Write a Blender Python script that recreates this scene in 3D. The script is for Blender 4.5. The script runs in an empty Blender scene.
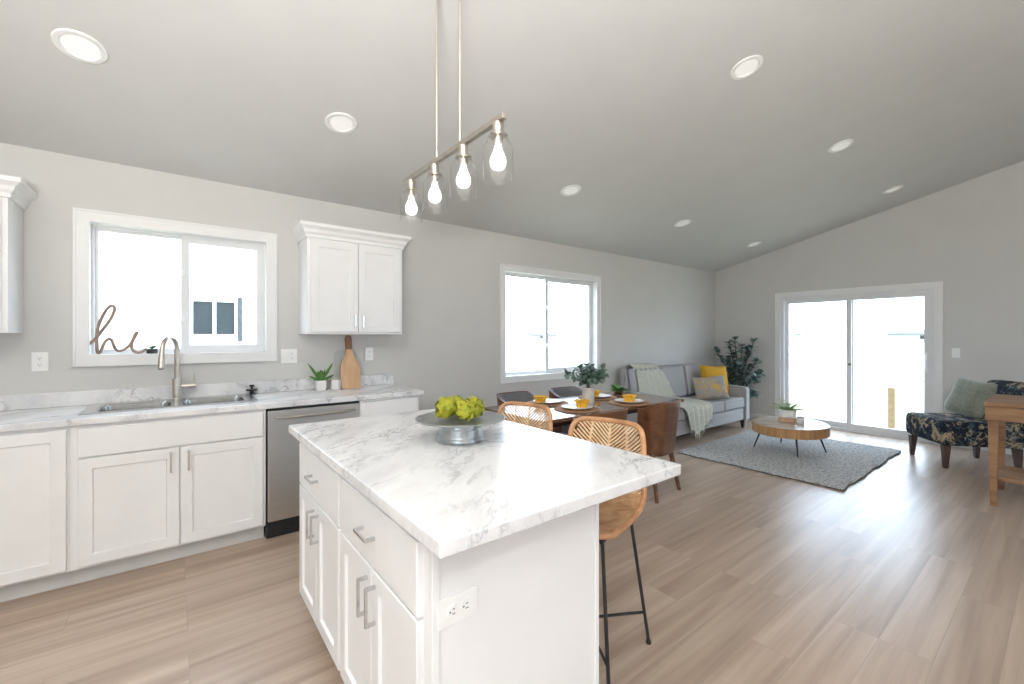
import bpy, bmesh, math, random
from mathutils import Vector, Matrix

PI = math.pi
SC = bpy.context.scene
COL = SC.collection
random.seed(7)

# ------------------------------------------------------------------ camera, world, light, exposure
WALL_Y = 3.876            # inside face of the kitchen wall
FAR_X = 7.573             # inside face of the far wall with the patio door
LEFT_X = -2.60
BACK_Y = -4.60
EAVE_Z = 2.497
SLOPE = 0.238
RIDGE_Y = -0.60


def ceil_z(y):
    if y >= RIDGE_Y:
        return EAVE_Z + SLOPE * (WALL_Y - y)
    return EAVE_Z + SLOPE * (WALL_Y - RIDGE_Y) - SLOPE * (RIDGE_Y - y)


cam_data = bpy.data.cameras.new('camera')
cam_data.sensor_width = 36.0
cam_data.lens = 434.155 / 1024.0 * 36.0
cam_data.shift_y = -(342.0 - 337.0) / 1024.0
cam_data.clip_start = 0.02
cam = bpy.data.objects.new('camera', cam_data)
cam.location = (0, 0, 1.349)
cam.rotation_euler = (PI / 2, 0, math.radians(52.163 - 90.0))
COL.objects.link(cam)
SC.camera = cam

world = bpy.data.worlds.new('world')
SC.world = world
world.use_nodes = True
bg = world.node_tree.nodes['Background']
bg.inputs['Color'].default_value = (0.66, 0.81, 1.0, 1)
bg.inputs['Strength'].default_value = 7.0

SC.view_settings.view_transform = 'Standard'
SC.view_settings.look = 'None'
SC.view_settings.exposure = 0.37
SC.view_settings.gamma = 1.0
SC.view_settings.use_curve_mapping = False
SC.cycles.use_denoising = True
SC.cycles.max_bounces = 10
SC.cycles.diffuse_bounces = 6
SC.cycles.transparent_max_bounces = 16
SC.cycles.sample_clamp_indirect = 8.0

FLASH_POWER = 290.0
fl = bpy.data.lights.new('photo_flash', 'AREA')
fl.shape = 'DISK'
fl.size = 0.5
fl.energy = FLASH_POWER
fl.color = (1.0, 0.985, 0.96)
flo = bpy.data.objects.new('photo_flash', fl)
flo.location = (-0.80, -1.02, 1.40)
flo.rotation_euler = (math.radians(177), 0, math.radians(-37.8))
COL.objects.link(flo)
fd = bpy.data.lights.new('camera_flash', 'POINT')
fd.energy = 9.0
fd.shadow_soft_size = 0.03
fdo = bpy.data.objects.new('camera_flash', fd)
fdo.location = (-0.02, -0.03, 1.66)
COL.objects.link(fdo)

# the opened-up rest of the great room behind the photographer: daylight through unseen openings added for their light (portals only guide sampling)
W1 = (-0.445, 0.578, 1.222, 2.103)
W2 = (2.897, 4.440, 0.895, 2.100)
D1 = (1.055, 2.82, 0.0, 1.97)
WB = [(3.6, 5.4, 0.9, 2.2)]     # openings in the unseen back wall
WL = [(-2.9, -1.2, 0.9, 2.2)]                            # opening in the unseen left wall


def portal(name, loc, rot, w, h):
    l = bpy.data.lights.new(name, 'AREA')
    l.shape = 'RECTANGLE'
    l.size = w
    l.size_y = h
    l.cycles.is_portal = True
    o = bpy.data.objects.new(name, l)
    o.location = loc
    o.rotation_euler = rot
    COL.objects.link(o)


for i, (a, b, c, d) in enumerate((W1, W2)):
    portal('window_portal', ((a + b) / 2, WALL_Y + 0.14, (c + d) / 2), (-PI / 2, 0, 0), b - a, d - c)
portal('window_portal', (FAR_X + 0.14, (D1[0] + D1[1]) / 2, (D1[2] + D1[3]) / 2), (0, PI / 2, 0), D1[3] - D1[2], D1[1] - D1[0])
for a, b, c, d in WB:
    portal('window_portal', ((a + b) / 2, BACK_Y - 0.14, (c + d) / 2), (PI / 2, 0, 0), b - a, d - c)
for a, b, c, d in WL:
    portal('window_portal', (LEFT_X - 0.14, (a + b) / 2, (c + d) / 2), (0, -PI / 2, 0), d - c, b - a)


# ------------------------------------------------------------------ materials
def nt(name):
    m = bpy.data.materials.new(name)
    m.use_nodes = True
    t = m.node_tree
    return m, t, t.nodes, t.links, t.nodes['Principled BSDF']


def rgba(c):
    return (c[0], c[1], c[2], 1.0)


def coords(n, l, scale=(1, 1, 1), rot=(0, 0, 0), kind='Object'):
    tc = n.new('ShaderNodeTexCoord')
    mp = n.new('ShaderNodeMapping')
    mp.inputs['Scale'].default_value = scale
    mp.inputs['Rotation'].default_value = rot
    l.new(tc.outputs[kind], mp.inputs['Vector'])
    return mp.outputs['Vector']


def noise(n, l, vec, scale, detail=4.0, rough=0.55, dist=0.0):
    x = n.new('ShaderNodeTexNoise')
    x.inputs['Scale'].default_value = scale
    x.inputs['Detail'].default_value = detail
    x.inputs['Roughness'].default_value = rough
    x.inputs['Distortion'].default_value = dist
    l.new(vec, x.inputs['Vector'])
    return x


def ramp(n, l, fac, stops, interp='LINEAR'):
    r = n.new('ShaderNodeValToRGB')
    r.color_ramp.interpolation = interp
    e = r.color_ramp.elements
    while len(e) < len(stops):
        e.new(0.5)
    for i, (p, c) in enumerate(stops):
        e[i].position = p
        e[i].color = rgba(c) if len(c) == 3 else c
    l.new(fac, r.inputs['Fac'])
    return r


def mixc(n, l, fac, a, b, mode='MIX'):
    m = n.new('ShaderNodeMix')
    m.data_type = 'RGBA'
    m.blend_type = mode
    for sock, v in ((m.inputs[0], fac), (m.inputs[6], a), (m.inputs[7], b)):
        if hasattr(v, 'is_output'):
            l.new(v, sock)
        elif isinstance(v, (int, float)):
            sock.default_value = v
        else:
            sock.default_value = rgba(v)
    return m.outputs[2]


def bump(n, l, height, p, strength=0.2, dist=0.01):
    b = n.new('ShaderNodeBump')
    b.inputs['Strength'].default_value = strength
    b.inputs['Distance'].default_value = dist
    l.new(height, b.inputs['Height'])
    l.new(b.outputs['Normal'], p.inputs['Normal'])


def pmat(name, c1, c2=None, rough=0.5, metal=0.0, scale=20.0, bmp=0.0, stretch=(1, 1, 1), spec=0.5, detail=4.0, sheen=0.0, bdist=0.002):
    m, t, n, l, p = nt(name)
    if c2 is None:
        c2 = tuple(x * 0.94 for x in c1)
    v = coords(n, l, stretch)
    x = noise(n, l, v, scale, detail)
    r = ramp(n, l, x.outputs['Fac'], [(0.35, c1), (0.65, c2)])
    l.new(r.outputs['Color'], p.inputs['Base Color'])
    p.inputs['Roughness'].default_value = rough
    p.inputs['Metallic'].default_value = metal
    p.inputs['Specular IOR Level'].default_value = spec
    if sheen:
        p.inputs['Sheen Weight'].default_value = sheen
    if bmp:
        bump(n, l, x.outputs['Fac'], p, bmp, bdist)
    return m


def emat(name, c, strength):
    m, t, n, l, p = nt(name)
    p.inputs['Base Color'].default_value = rgba((0.9, 0.9, 0.9))
    p.inputs['Emission Color'].default_value = rgba(c)
    p.inputs['Emission Strength'].default_value = strength
    p.inputs['Roughness'].default_value = 0.3
    return m


def glass_mat(name, tint=(1, 1, 1), f0=0.04, rough=0.0):
    """clear glass: see-through with a Schlick mirror term that is the same from both sides"""
    m = bpy.data.materials.new(name)
    m.use_nodes = True
    n, l = m.node_tree.nodes, m.node_tree.links
    n.remove(n['Principled BSDF'])
    tr = n.new('ShaderNodeBsdfTransparent')
    tr.inputs['Color'].default_value = rgba(tint)
    gl = n.new('ShaderNodeBsdfGlossy')
    gl.inputs['Roughness'].default_value = rough
    ge = n.new('ShaderNodeNewGeometry')
    dt = n.new('ShaderNodeVectorMath')
    dt.operation = 'DOT_PRODUCT'
    l.new(ge.outputs['Normal'], dt.inputs[0])
    l.new(ge.outputs['Incoming'], dt.inputs[1])

    def mth(op, a, b=None):
        x = n.new('ShaderNodeMath')
        x.operation = op
        for i, v in enumerate((a, b)):
            if v is None:
                continue
            if hasattr(v, 'is_output'):
                l.new(v, x.inputs[i])
            else:
                x.inputs[i].default_value = v
        return x.outputs[0]
    c = mth('ABSOLUTE', dt.outputs['Value'])
    k = mth('POWER', mth('SUBTRACT', 1.0, c), 5.0)
    fr = mth('MULTIPLY_ADD', k, 0.75)
    fr.node.inputs[2].default_value = f0
    mx = n.new('ShaderNodeMixShader')
    l.new(fr, mx.inputs[0])
    l.new(tr.outputs[0], mx.inputs[1])
    l.new(gl.outputs[0], mx.inputs[2])
    l.new(mx.outputs[0], n['Material Output'].inputs['Surface'])
    return m


def marble_mat():
    m, t, n, l, p = nt('white_marble_laminate')
    v0 = coords(n, l, (1, 1, 1), (0, 0, math.radians(-42)))
    mp = n.new('ShaderNodeMapping')
    mp.inputs['Scale'].default_value = (0.75, 2.3, 1.5)
    l.new(v0, mp.inputs['Vector'])
    v = mp.outputs['Vector']
    warp = noise(n, l, v, 1.6, 5, 0.6)
    vm = n.new('ShaderNodeVectorMath')
    vm.operation = 'MULTIPLY_ADD'
    vm.inputs[1].default_value = (0.55, 0.55, 0.55)
    l.new(warp.outputs['Color'], vm.inputs[0])
    l.new(v, vm.inputs[2])
    a = noise(n, l, vm.outputs[0], 3.1, 6, 0.62)
    mt = n.new('ShaderNodeMath')
    mt.operation = 'SUBTRACT'
    mt.inputs[1].default_value = 0.5
    l.new(a.outputs['Fac'], mt.inputs[0])
    ab = n.new('ShaderNodeMath')
    ab.operation = 'ABSOLUTE'
    l.new(mt.outputs[0], ab.inputs[0])
    vein = ramp(n, l, ab.outputs[0], [(0.0, (1, 1, 1)), (0.008, (0.5, 0.5, 0.5)), (0.030, (0, 0, 0))])
    msk = noise(n, l, v, 1.9, 3, 0.5)
    mr = ramp(n, l, msk.outputs['Fac'], [(0.40, (0, 0, 0)), (0.62, (0.95, 0.95, 0.95))])
    f = n.new('ShaderNodeMath')
    f.operation = 'MULTIPLY'
    l.new(vein.outputs['Color'], f.inputs[0])
    l.new(mr.outputs['Color'], f.inputs[1])
    cloud = noise(n, l, v, 2.4, 5, 0.6)
    base = ramp(n, l, cloud.outputs['Fac'], [(0.42, (0.78, 0.78, 0.78)), (0.70, (0.58, 0.58, 0.60))])
    c = mixc(n, l, f.outputs[0], base.outputs['Color'], (0.26, 0.26, 0.285))
    l.new(c, p.inputs['Base Color'])
    p.inputs['Roughness'].default_value = 0.22
    p.inputs['Specular IOR Level'].default_value = 0.45
    return m


def floor_mat():
    m, t, n, l, p = nt('oak_plank_floor')
    v = coords(n, l)
    br = n.new('ShaderNodeTexBrick')
    br.offset = 0.37
    br.offset_frequency = 3
    br.inputs['Color1'].default_value = (0, 0, 0, 1)
    br.inputs['Color2'].default_value = (1, 1, 1, 1)
    br.inputs['Mortar'].default_value = (0.3, 0.3, 0.3, 1)
    br.inputs['Scale'].default_value = 1.0
    br.inputs['Mortar Size'].default_value = 0.0012
    br.inputs['Mortar Smooth'].default_value = 0.2
    br.inputs['Bias'].default_value = 0.0
    br.inputs['Brick Width'].default_value = 1.22
    br.inputs['Row Height'].default_value = 0.178
    l.new(v, br.inputs['Vector'])
    # per-plank shift of the grain
    vm = n.new('ShaderNodeVectorMath')
    vm.operation = 'MULTIPLY_ADD'
    vm.inputs[1].default_value = (7.0, 5.0, 3.0)
    l.new(br.outputs['Color'], vm.inputs[0])
    l.new(v, vm.inputs[2])
    mp = n.new('ShaderNodeMapping')
    mp.inputs['Scale'].default_value = (0.34, 7.5, 1.0)
    l.new(vm.outputs[0], mp.inputs['Vector'])
    g = noise(n, l, mp.outputs['Vector'], 2.2, 4, 0.5, 0.25)
    mp2 = n.new('ShaderNodeMapping')
    mp2.inputs['Scale'].default_value = (3.0, 90.0, 1.0)
    l.new(vm.outputs[0], mp2.inputs['Vector'])
    g2 = noise(n, l, mp2.outputs['Vector'], 1.5, 3, 0.6)
    r = ramp(n, l, g.outputs['Fac'], [(0.28, (0.345, 0.25, 0.185)), (0.5, (0.455, 0.348, 0.268)), (0.72, (0.56, 0.45, 0.36))])
    r2 = ramp(n, l, br.outputs['Color'], [(0.0, (0.88, 0.875, 0.87)), (1.0, (1.06, 1.06, 1.06))])
    c = mixc(n, l, 1.0, r.outputs['Color'], r2.outputs['Color'], 'MULTIPLY')
    r3 = ramp(n, l, g2.outputs['Fac'], [(0.3, (0.95, 0.95, 0.95)), (0.7, (1.03, 1.03, 1.03))])
    c = mixc(n, l, 1.0, c, r3.outputs['Color'], 'MULTIPLY')
    c = mixc(n, l, br.outputs['Fac'], c, (0.33, 0.26, 0.21))
    l.new(c, p.inputs['Base Color'])
    p.inputs['Roughness'].default_value = 0.33
    p.inputs['Specular IOR Level'].default_value = 0.75
    bump(n, l, g2.outputs['Fac'], p, 0.06, 0.002)
    return m


def wood_mat(name, c1, c2, rough=0.4, axis=0, scale=3.0, stretch=12.0, spec=0.5):
    m, t, n, l, p = nt(name)
    s = [stretch, stretch, stretch]
    s[axis] = 1.0
    v = coords(n, l, s)
    g = noise(n, l, v, scale, 6, 0.6, 0.6)
    r = ramp(n, l, g.outputs['Fac'], [(0.3, c1), (0.7, c2)])
    l.new(r.outputs['Color'], p.inputs['Base Color'])
    p.inputs['Roughness'].default_value = rough
    p.inputs['Specular IOR Level'].default_value = spec
    bump(n, l, g.outputs['Fac'], p, 0.08, 0.002)
    return m


def floral_mat(name, base, cols, scale, rough=0.85):
    """blotchy printed flowers on a cloth ground"""
    m, t, n, l, p = nt(name)
    v = coords(n, l)
    w = noise(n, l, v, scale * 0.9, 3, 0.6)
    vm = n.new('ShaderNodeVectorMath')
    vm.operation = 'MULTIPLY_ADD'
    vm.inputs[1].default_value = (0.16, 0.16, 0.16)
    l.new(w.outputs['Color'], vm.inputs[0])
    l.new(v, vm.inputs[2])
    c = base
    for i, (col, sc, th) in enumerate(cols):
        mp = n.new('ShaderNodeMapping')
        mp.inputs['Location'].default_value = (i * 3.1, i * 1.7, i * 2.3)
        l.new(vm.outputs[0], mp.inputs['Vector'])
        x = noise(n, l, mp.outputs['Vector'], scale * sc, 5, 0.7, 1.2)
        r = ramp(n, l, x.outputs['Fac'], [(th, (0, 0, 0)), (th + 0.035, (1, 1, 1))])
        c = mixc(n, l, r.outputs['Color'], c, col)
    l.new(c, p.inputs['Base Color'])
    p.inputs['Roughness'].default_value = rough
    p.inputs['Specular IOR Level'].default_value = 0.2
    f = noise(n, l, v, 400, 2)
    bump(n, l, f.outputs['Fac'], p, 0.15, 0.002)
    return m


def rug_mat():
    m, t, n, l, p = nt('woven_jute')
    v = coords(n, l)
    wv = n.new('ShaderNodeTexWave')
    wv.wave_type = 'BANDS'
    wv.bands_direction = 'Y'
    wv.inputs['Scale'].default_value = 15.0
    wv.inputs['Distortion'].default_value = 2.5
    wv.inputs['Detail'].default_value = 3.0
    wv.inputs['Detail Scale'].default_value = 4.0
    l.new(v, wv.inputs['Vector'])
    x = noise(n, l, v, 38, 4, 0.7)
    r = ramp(n, l, x.outputs['Fac'], [(0.32, (0.22, 0.22, 0.215)), (0.5, (0.50, 0.49, 0.47)), (0.7, (0.74, 0.73, 0.70))])
    r2 = ramp(n, l, wv.outputs['Fac'], [(0.0, (0.7, 0.7, 0.7)), (1.0, (1.05, 1.05, 1.05))])
    c = mixc(n, l, 1.0, r.outputs['Color'], r2.outputs['Color'], 'MULTIPLY')
    l.new(c, p.inputs['Base Color'])
    p.inputs['Roughness'].default_value = 0.95
    p.inputs['Specular IOR Level'].default_value = 0.1
    bump(n, l, wv.outputs['Fac'], p, 0.6, 0.008)
    return m


M = {}
M['wall'] = pmat('grey_wall_paint', (0.605, 0.60, 0.582), (0.59, 0.585, 0.567), 0.75, scale=3, spec=0.25)
M['ceiling'] = pmat('grey_ceiling_paint', (0.60, 0.600, 0.595), (0.585, 0.585, 0.58), 0.6, scale=3, spec=0.3)
M['trim'] = pmat('white_trim_paint', (0.78, 0.78, 0.775), (0.76, 0.76, 0.755), 0.35, scale=8)
M['vinyl'] = pmat('white_vinyl', (0.74, 0.745, 0.75), (0.72, 0.725, 0.73), 0.35, scale=8)
M['cab'] = pmat('white_cabinet_paint', (0.82, 0.82, 0.82), (0.80, 0.80, 0.80), 0.32, scale=6)
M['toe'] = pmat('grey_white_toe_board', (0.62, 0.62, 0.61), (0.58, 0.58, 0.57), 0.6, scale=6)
M['plastic'] = pmat('white_plastic', (0.86, 0.86, 0.85), (0.84, 0.84, 0.83), 0.3, scale=10)
M['slot'] = pmat('dark_slot', (0.12, 0.12, 0.12), None, 0.5)
M['marble'] = marble_mat()
M['floor'] = floor_mat()
M['steel'] = pmat('brushed_stainless', (0.60, 0.585, 0.56), (0.54, 0.525, 0.50), 0.30, 1.0, scale=6, stretch=(1, 60, 60), bmp=0.02)
M['sink'] = pmat('sink_stainless', (0.56, 0.56, 0.55), (0.48, 0.48, 0.47), 0.23, 1.0, scale=30)
M['nickel'] = pmat('brushed_nickel', (0.62, 0.57, 0.51), (0.56, 0.51, 0.45), 0.28, 1.0, scale=30)
M['chrome'] = pmat('satin_chrome', (0.66, 0.66, 0.67), (0.60, 0.60, 0.61), 0.26, 1.0, scale=30)
M['black'] = pmat('black_powder_coat', (0.015, 0.015, 0.016), (0.022, 0.022, 0.022), 0.45)
M['dwblack'] = pmat('black_plastic', (0.012, 0.012, 0.012), (0.02, 0.02, 0.02), 0.35)
M['glass'] = glass_mat('window_glass', (0.97, 0.98, 0.98))
M['shade'] = glass_mat('clear_lamp_glass', (0.99, 0.992, 0.992), 0.035)
M['board_glass'] = glass_mat('clear_board_glass', (0.95, 0.965, 0.965))
M['bulb'] = emat('lit_bulb', (1.0, 0.96, 0.90), 1.6)
M['lens'] = emat('lit_lens', (1.0, 0.98, 0.95), 0.12)
M['rattan'] = pmat('natural_rattan', (0.62, 0.34, 0.17), (0.44, 0.21, 0.095), 0.5, scale=14, bmp=0.2)
M['cane'] = pmat('rattan_cane', (0.86, 0.66, 0.44), (0.70, 0.46, 0.26), 0.5, scale=25, bmp=0.2)
M['seat_cane'] = pmat('seat_cane', (0.66, 0.42, 0.23), (0.46, 0.26, 0.13), 0.5, scale=18, bmp=0.2)
M['walnut'] = wood_mat('walnut_veneer', (0.085, 0.032, 0.015), (0.20, 0.085, 0.038), 0.30, axis=0, scale=2.2, stretch=9)
M['tabletop'] = wood_mat('dark_walnut_top', (0.12, 0.062, 0.036), (0.21, 0.115, 0.068), 0.10, axis=0, scale=2.0, stretch=8, spec=0.8)
M['grey_cloth'] = pmat('grey_upholstery', (0.235, 0.235, 0.25), (0.18, 0.18, 0.195), 0.9, scale=90, bmp=0.2, spec=0.2)
M['sofa'] = pmat('light_grey_sofa_cloth', (0.41, 0.40, 0.395), (0.34, 0.332, 0.33), 0.92, scale=160, bmp=0.25, spec=0.15)
M['piping'] = pmat('grey_piping', (0.30, 0.295, 0.30), None, 0.9, scale=80, spec=0.15)
M['dark_wood'] = pmat('espresso_wood', (0.045, 0.018, 0.011), (0.07, 0.028, 0.016), 0.35, scale=12)
M['throw'] = pmat('pale_sage_knit', (0.60, 0.60, 0.53), (0.46, 0.475, 0.40), 0.95, scale=55, bmp=0.5, spec=0.1, bdist=0.006)
M['yellow'] = pmat('mustard_cloth', (0.60, 0.35, 0.045), (0.50, 0.27, 0.03), 0.9, scale=60, bmp=0.3, spec=0.15)
M['napkin'] = pmat('yellow_napkin', (0.85, 0.50, 0.06), (0.75, 0.40, 0.04), 0.85, scale=40, spec=0.15)
M['sage'] = pmat('sage_velvet', (0.285, 0.30, 0.245), (0.205, 0.225, 0.18), 0.9, scale=40, bmp=0.2, sheen=0.3, spec=0.15)
M['floral'] = floral_mat('navy_floral_print', (0.016, 0.022, 0.036), [((0.05, 0.09, 0.11), 1.0, 0.55), ((0.42, 0.33, 0.21), 1.0, 0.54), ((0.30, 0.28, 0.23), 1.5, 0.58), ((0.10, 0.12, 0.08), 1.3, 0.62)], 7.5)
M['floral2'] = floral_mat('grey_yellow_floral_print', (0.33, 0.31, 0.30), [((0.58, 0.38, 0.08), 1.0, 0.52), ((0.20, 0.19, 0.13), 1.8, 0.60), ((0.55, 0.52, 0.46), 1.3, 0.6)], 10)
M['rug'] = rug_mat()
M['rug_edge'] = pmat('dark_rug_binding', (0.13, 0.12, 0.11), (0.08, 0.075, 0.07), 0.95, scale=60, bmp=0.5)
M['acacia'] = wood_mat('golden_bark_wood', (0.30, 0.15, 0.055), (0.50, 0.28, 0.12), 0.45, axis=2, scale=3, stretch=10)
M['slice'] = pmat('pale_wood_slice_top', (0.56, 0.49, 0.42), (0.44, 0.36, 0.29), 0.22, scale=6, spec=0.6)
M['mango'] = wood_mat('raw_mango_wood', (0.20, 0.10, 0.046), (0.38, 0.215, 0.105), 0.5, axis=1, scale=2.5, stretch=7)
M['ceramic'] = pmat('white_ceramic', (0.82, 0.81, 0.79), (0.78, 0.77, 0.75), 0.35, scale=10)
M['ceramic_grey'] = pmat('pale_stoneware', (0.62, 0.58, 0.55), (0.55, 0.51, 0.48), 0.5, scale=25)
M['galv'] = pmat('galvanised_metal', (0.50, 0.52, 0.52), (0.34, 0.36, 0.36), 0.36, 0.85, scale=26, bmp=0.25)
M['lime'] = pmat('lime_petals', (0.44, 0.40, 0.035), (0.25, 0.29, 0.02), 0.6, scale=30, spec=0.3)
M['lime_core'] = pmat('olive_flower_core', (0.20, 0.22, 0.02), (0.12, 0.15, 0.015), 0.8, scale=40)
M['leaf'] = pmat('green_leaf', (0.10, 0.25, 0.045), (0.06, 0.16, 0.03), 0.45, scale=25)
M['leaf_pale'] = pmat('yellow_green_leaf', (0.32, 0.42, 0.12), (0.20, 0.32, 0.07), 0.5, scale=25)
M['eucalyptus'] = pmat('eucalyptus_leaf', (0.20, 0.29, 0.23), (0.10, 0.18, 0.13), 0.5, scale=20)
M['dark_leaf'] = pmat('dark_blue_green_leaf', (0.15, 0.22, 0.20), (0.07, 0.13, 0.12), 0.5, scale=20)
M['stem'] = pmat('brown_stem', (0.10, 0.07, 0.04), None, 0.7)
M['soil'] = pmat('dark_soil', (0.03, 0.022, 0.016), None, 0.95, scale=50, bmp=0.5)
M['oak'] = wood_mat('light_oak', (0.50, 0.30, 0.16), (0.68, 0.45, 0.26), 0.5, axis=2, scale=3, stretch=6)
M['handle_wood'] = wood_mat('dark_handle_wood', (0.20, 0.10, 0.05), (0.32, 0.17, 0.09), 0.5, axis=2, scale=3, stretch=6)
M['sign_wood'] = wood_mat('weathered_brown_wood', (0.24, 0.17, 0.13), (0.38, 0.28, 0.22), 0.6, axis=0, scale=8, stretch=3)
M['placemat'] = pmat('woven_brown_placemat', (0.42, 0.23, 0.12), (0.30, 0.155, 0.08), 0.85, scale=60, bmp=0.5)
M['ground'] = pmat('pale_dry_ground', (0.42, 0.38, 0.28), (0.34, 0.33, 0.20), 0.95, scale=0.6)
M['siding'] = pmat('white_siding', (0.80, 0.80, 0.80), (0.76, 0.76, 0.76), 0.7, scale=2)
M['far_siding'] = pmat('far_siding', (0.31, 0.30, 0.28), (0.27, 0.26, 0.24), 0.8, scale=2)
M['roofing'] = pmat('grey_shingle', (0.27, 0.27, 0.28), (0.23, 0.23, 0.24), 0.9, scale=2)
M['far_roof'] = pmat('faded_far_roof', (0.155, 0.150, 0.145), (0.14, 0.136, 0.13), 0.9, scale=2)
M['dark_pane'] = pmat('dark_window_pane', (0.042, 0.050, 0.052), (0.034, 0.041, 0.043), 0.5, scale=2, spec=0.1)
M['dark_strip'] = pmat('mottled_grey_strip', (0.10, 0.105, 0.11), (0.04, 0.042, 0.045), 0.8, scale=14)
M['post'] = pmat('raw_pine_post', (0.30, 0.21, 0.11), (0.23, 0.16, 0.08), 0.85, scale=8)
M['charcoal'] = pmat('charcoal_candle', (0.05, 0.05, 0.05), None, 0.6)


# ------------------------------------------------------------------ mesh helpers
def new():
    return bmesh.new()


def box(bm, x0, x1, y0, y1, z0, z1, bev=0.0, seg=2, mat=None):
    vs = [bm.verts.new((x, y, z)) for x in (x0, x1) for y in (y0, y1) for z in (z0, z1)]
    fs = [(0, 1, 3, 2), (4, 6, 7, 5), (0, 4, 5, 1), (2, 3, 7, 6), (0, 2, 6, 4), (1, 5, 7, 3)]
    faces = [bm.faces.new([vs[i] for i in f]) for f in fs]
    if mat is not None:
        bmesh.ops.transform(bm, matrix=mat, verts=vs)
    if bev > 0:
        es = list({e for f in faces for e in f.edges})
        bmesh.ops.bevel(bm, geom=es, offset=bev, segments=seg, profile=0.5, affect='EDGES')
    return vs


def frames(pts, closed=False):
    n = len(pts)
    T = []
    for i in range(n):
        a = pts[(i - 1) % n] if (closed or i > 0) else pts[i]
        b = pts[(i + 1) % n] if (closed or i < n - 1) else pts[i]
        d = b - a
        T.append(d.normalized() if d.length > 1e-9 else Vector((0, 0, 1)))
    t = T[0]
    ref = Vector((0, 0, 1)) if abs(t.z) < 0.9 else Vector((1, 0, 0))
    u = t.cross(ref).normalized()
    out = []
    for i in range(n):
        t = T[i]
        u = (u - t * u.dot(t))
        u = u.normalized() if u.length > 1e-9 else t.orthogonal().normalized()
        out.append((u, t.cross(u)))
    return out


def tube(bm, pts, r, seg=8, closed=False, flat=(1.0, 1.0)):
    pts = [Vector(p) for p in pts]
    n = len(pts)
    fr = frames(pts, closed)
    rings = []
    for i, p in enumerate(pts):
        rr = r[i] if isinstance(r, (list, tuple)) else r
        u, v = fr[i]
        rings.append([bm.verts.new(p + u * (math.cos(2 * PI * k / seg) * rr * flat[0]) + v * (math.sin(2 * PI * k / seg) * rr * flat[1])) for k in range(seg)])
    for i in range(n if closed else n - 1):
        a, b = rings[i], rings[(i + 1) % n]
        for k in range(seg):
            bm.faces.new((a[k], a[(k + 1) % seg], b[(k + 1) % seg], b[k]))
    if not closed:
        bm.faces.new(list(reversed(rings[0])))
        bm.faces.new(rings[-1])


def lathe(bm, prof, seg=32, c=(0, 0, 0), sx=1.0, sy=1.0):
    """prof: list of (radius, z); radius 0 ends close to a point"""
    rings = []
    for r, z in prof:
        if r < 1e-6:
            rings.append([bm.verts.new((c[0], c[1], c[2] + z))])
        else:
            rings.append([bm.verts.new((c[0] + r * sx * math.cos(2 * PI * k / seg), c[1] + r * sy * math.sin(2 * PI * k / seg), c[2] + z)) for k in range(seg)])
    for a, b in zip(rings[:-1], rings[1:]):
        for k in range(seg):
            k2 = (k + 1) % seg
            if len(a) == 1 and len(b) == 1:
                continue
            if len(a) == 1:
                bm.faces.new((a[0], b[k2], b[k]))
            elif len(b) == 1:
                bm.faces.new((a[k], a[k2], b[0]))
            else:
                bm.faces.new((a[k], a[k2], b[k2], b[k]))


def sheet(bm, fn, nu, nv, thick=0.0, u0=0.0, u1=1.0, v0=0.0, v1=1.0):
    g = [[bm.verts.new(fn(u0 + (u1 - u0) * i / nu, v0 + (v1 - v0) * j / nv)) for j in range(nv + 1)] for i in range(nu + 1)]
    fs = []
    for i in range(nu):
        for j in range(nv):
            fs.append(bm.faces.new((g[i][j], g[i + 1][j], g[i + 1][j + 1], g[i][j + 1])))
    if thick:
        for f in fs:
            f.normal_update()
        bmesh.ops.solidify(bm, geom=fs, thickness=thick)
    return fs


def prism(bm, poly, fn0, fn1):
    """close a polygon between two mappings (2d -> 3d)"""
    a = [bm.verts.new(fn0(p)) for p in poly]
    b = [bm.verts.new(fn1(p)) for p in poly]
    n = len(poly)
    bm.faces.new(a)
    bm.faces.new(list(reversed(b)))
    for i in range(n):
        bm.faces.new((a[i], b[i], b[(i + 1) % n], a[(i + 1) % n]))
    bmesh.ops.recalc_face_normals(bm, faces=bm.faces[:])


def pillow(bm, w, h, t, mat=None, n=14, pinch=0.10, puff=0.5):
    """soft cushion: w along x, h along z, thickness t along y"""
    def pt(u, v, s):
        a, b = 2 * u - 1, 2 * v - 1
        k = (max(0.0, 1 - a ** 4) ** puff) * (max(0.0, 1 - b ** 4) ** puff)
        x = a * w / 2 * (1 - pinch * (1 - abs(b)) ** 1.0 * abs(a) * 0.6)
        z = b * h / 2 * (1 - pinch * (1 - abs(a)) ** 1.0 * abs(b) * 0.6)
        return Vector((x, s * t / 2 * k, z))
    vs = {}
    for s in (1, -1):
        for i in range(n + 1):
            for j in range(n + 1):
                edge = i in (0, n) or j in (0, n)
                if edge and s == -1:
                    vs[(i, j, -1)] = vs[(i, j, 1)]
                    continue
                p = pt(i / n, j / n, s)
                if mat is not None:
                    p = mat @ p
                vs[(i, j, s)] = bm.verts.new(p)
    for s in (1, -1):
        for i in range(n):
            for j in range(n):
                q = [vs[(i, j, s)], vs[(i + 1, j, s)], vs[(i + 1, j + 1, s)], vs[(i, j + 1, s)]]
                bm.faces.new(q if s == -1 else list(reversed(q)))


def ball(bm, c, r, sub=2, mat=None):
    res = bmesh.ops.create_icosphere(bm, subdivisions=sub, radius=1.0)
    rr = r if isinstance(r, (tuple, list)) else (r, r, r)
    for v in res['verts']:
        q = Vector((v.co.x * rr[0], v.co.y * rr[1], v.co.z * rr[2]))
        if mat is not None:
            q = mat @ q
        v.co = Vector(c) + q
    return res['verts']


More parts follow.
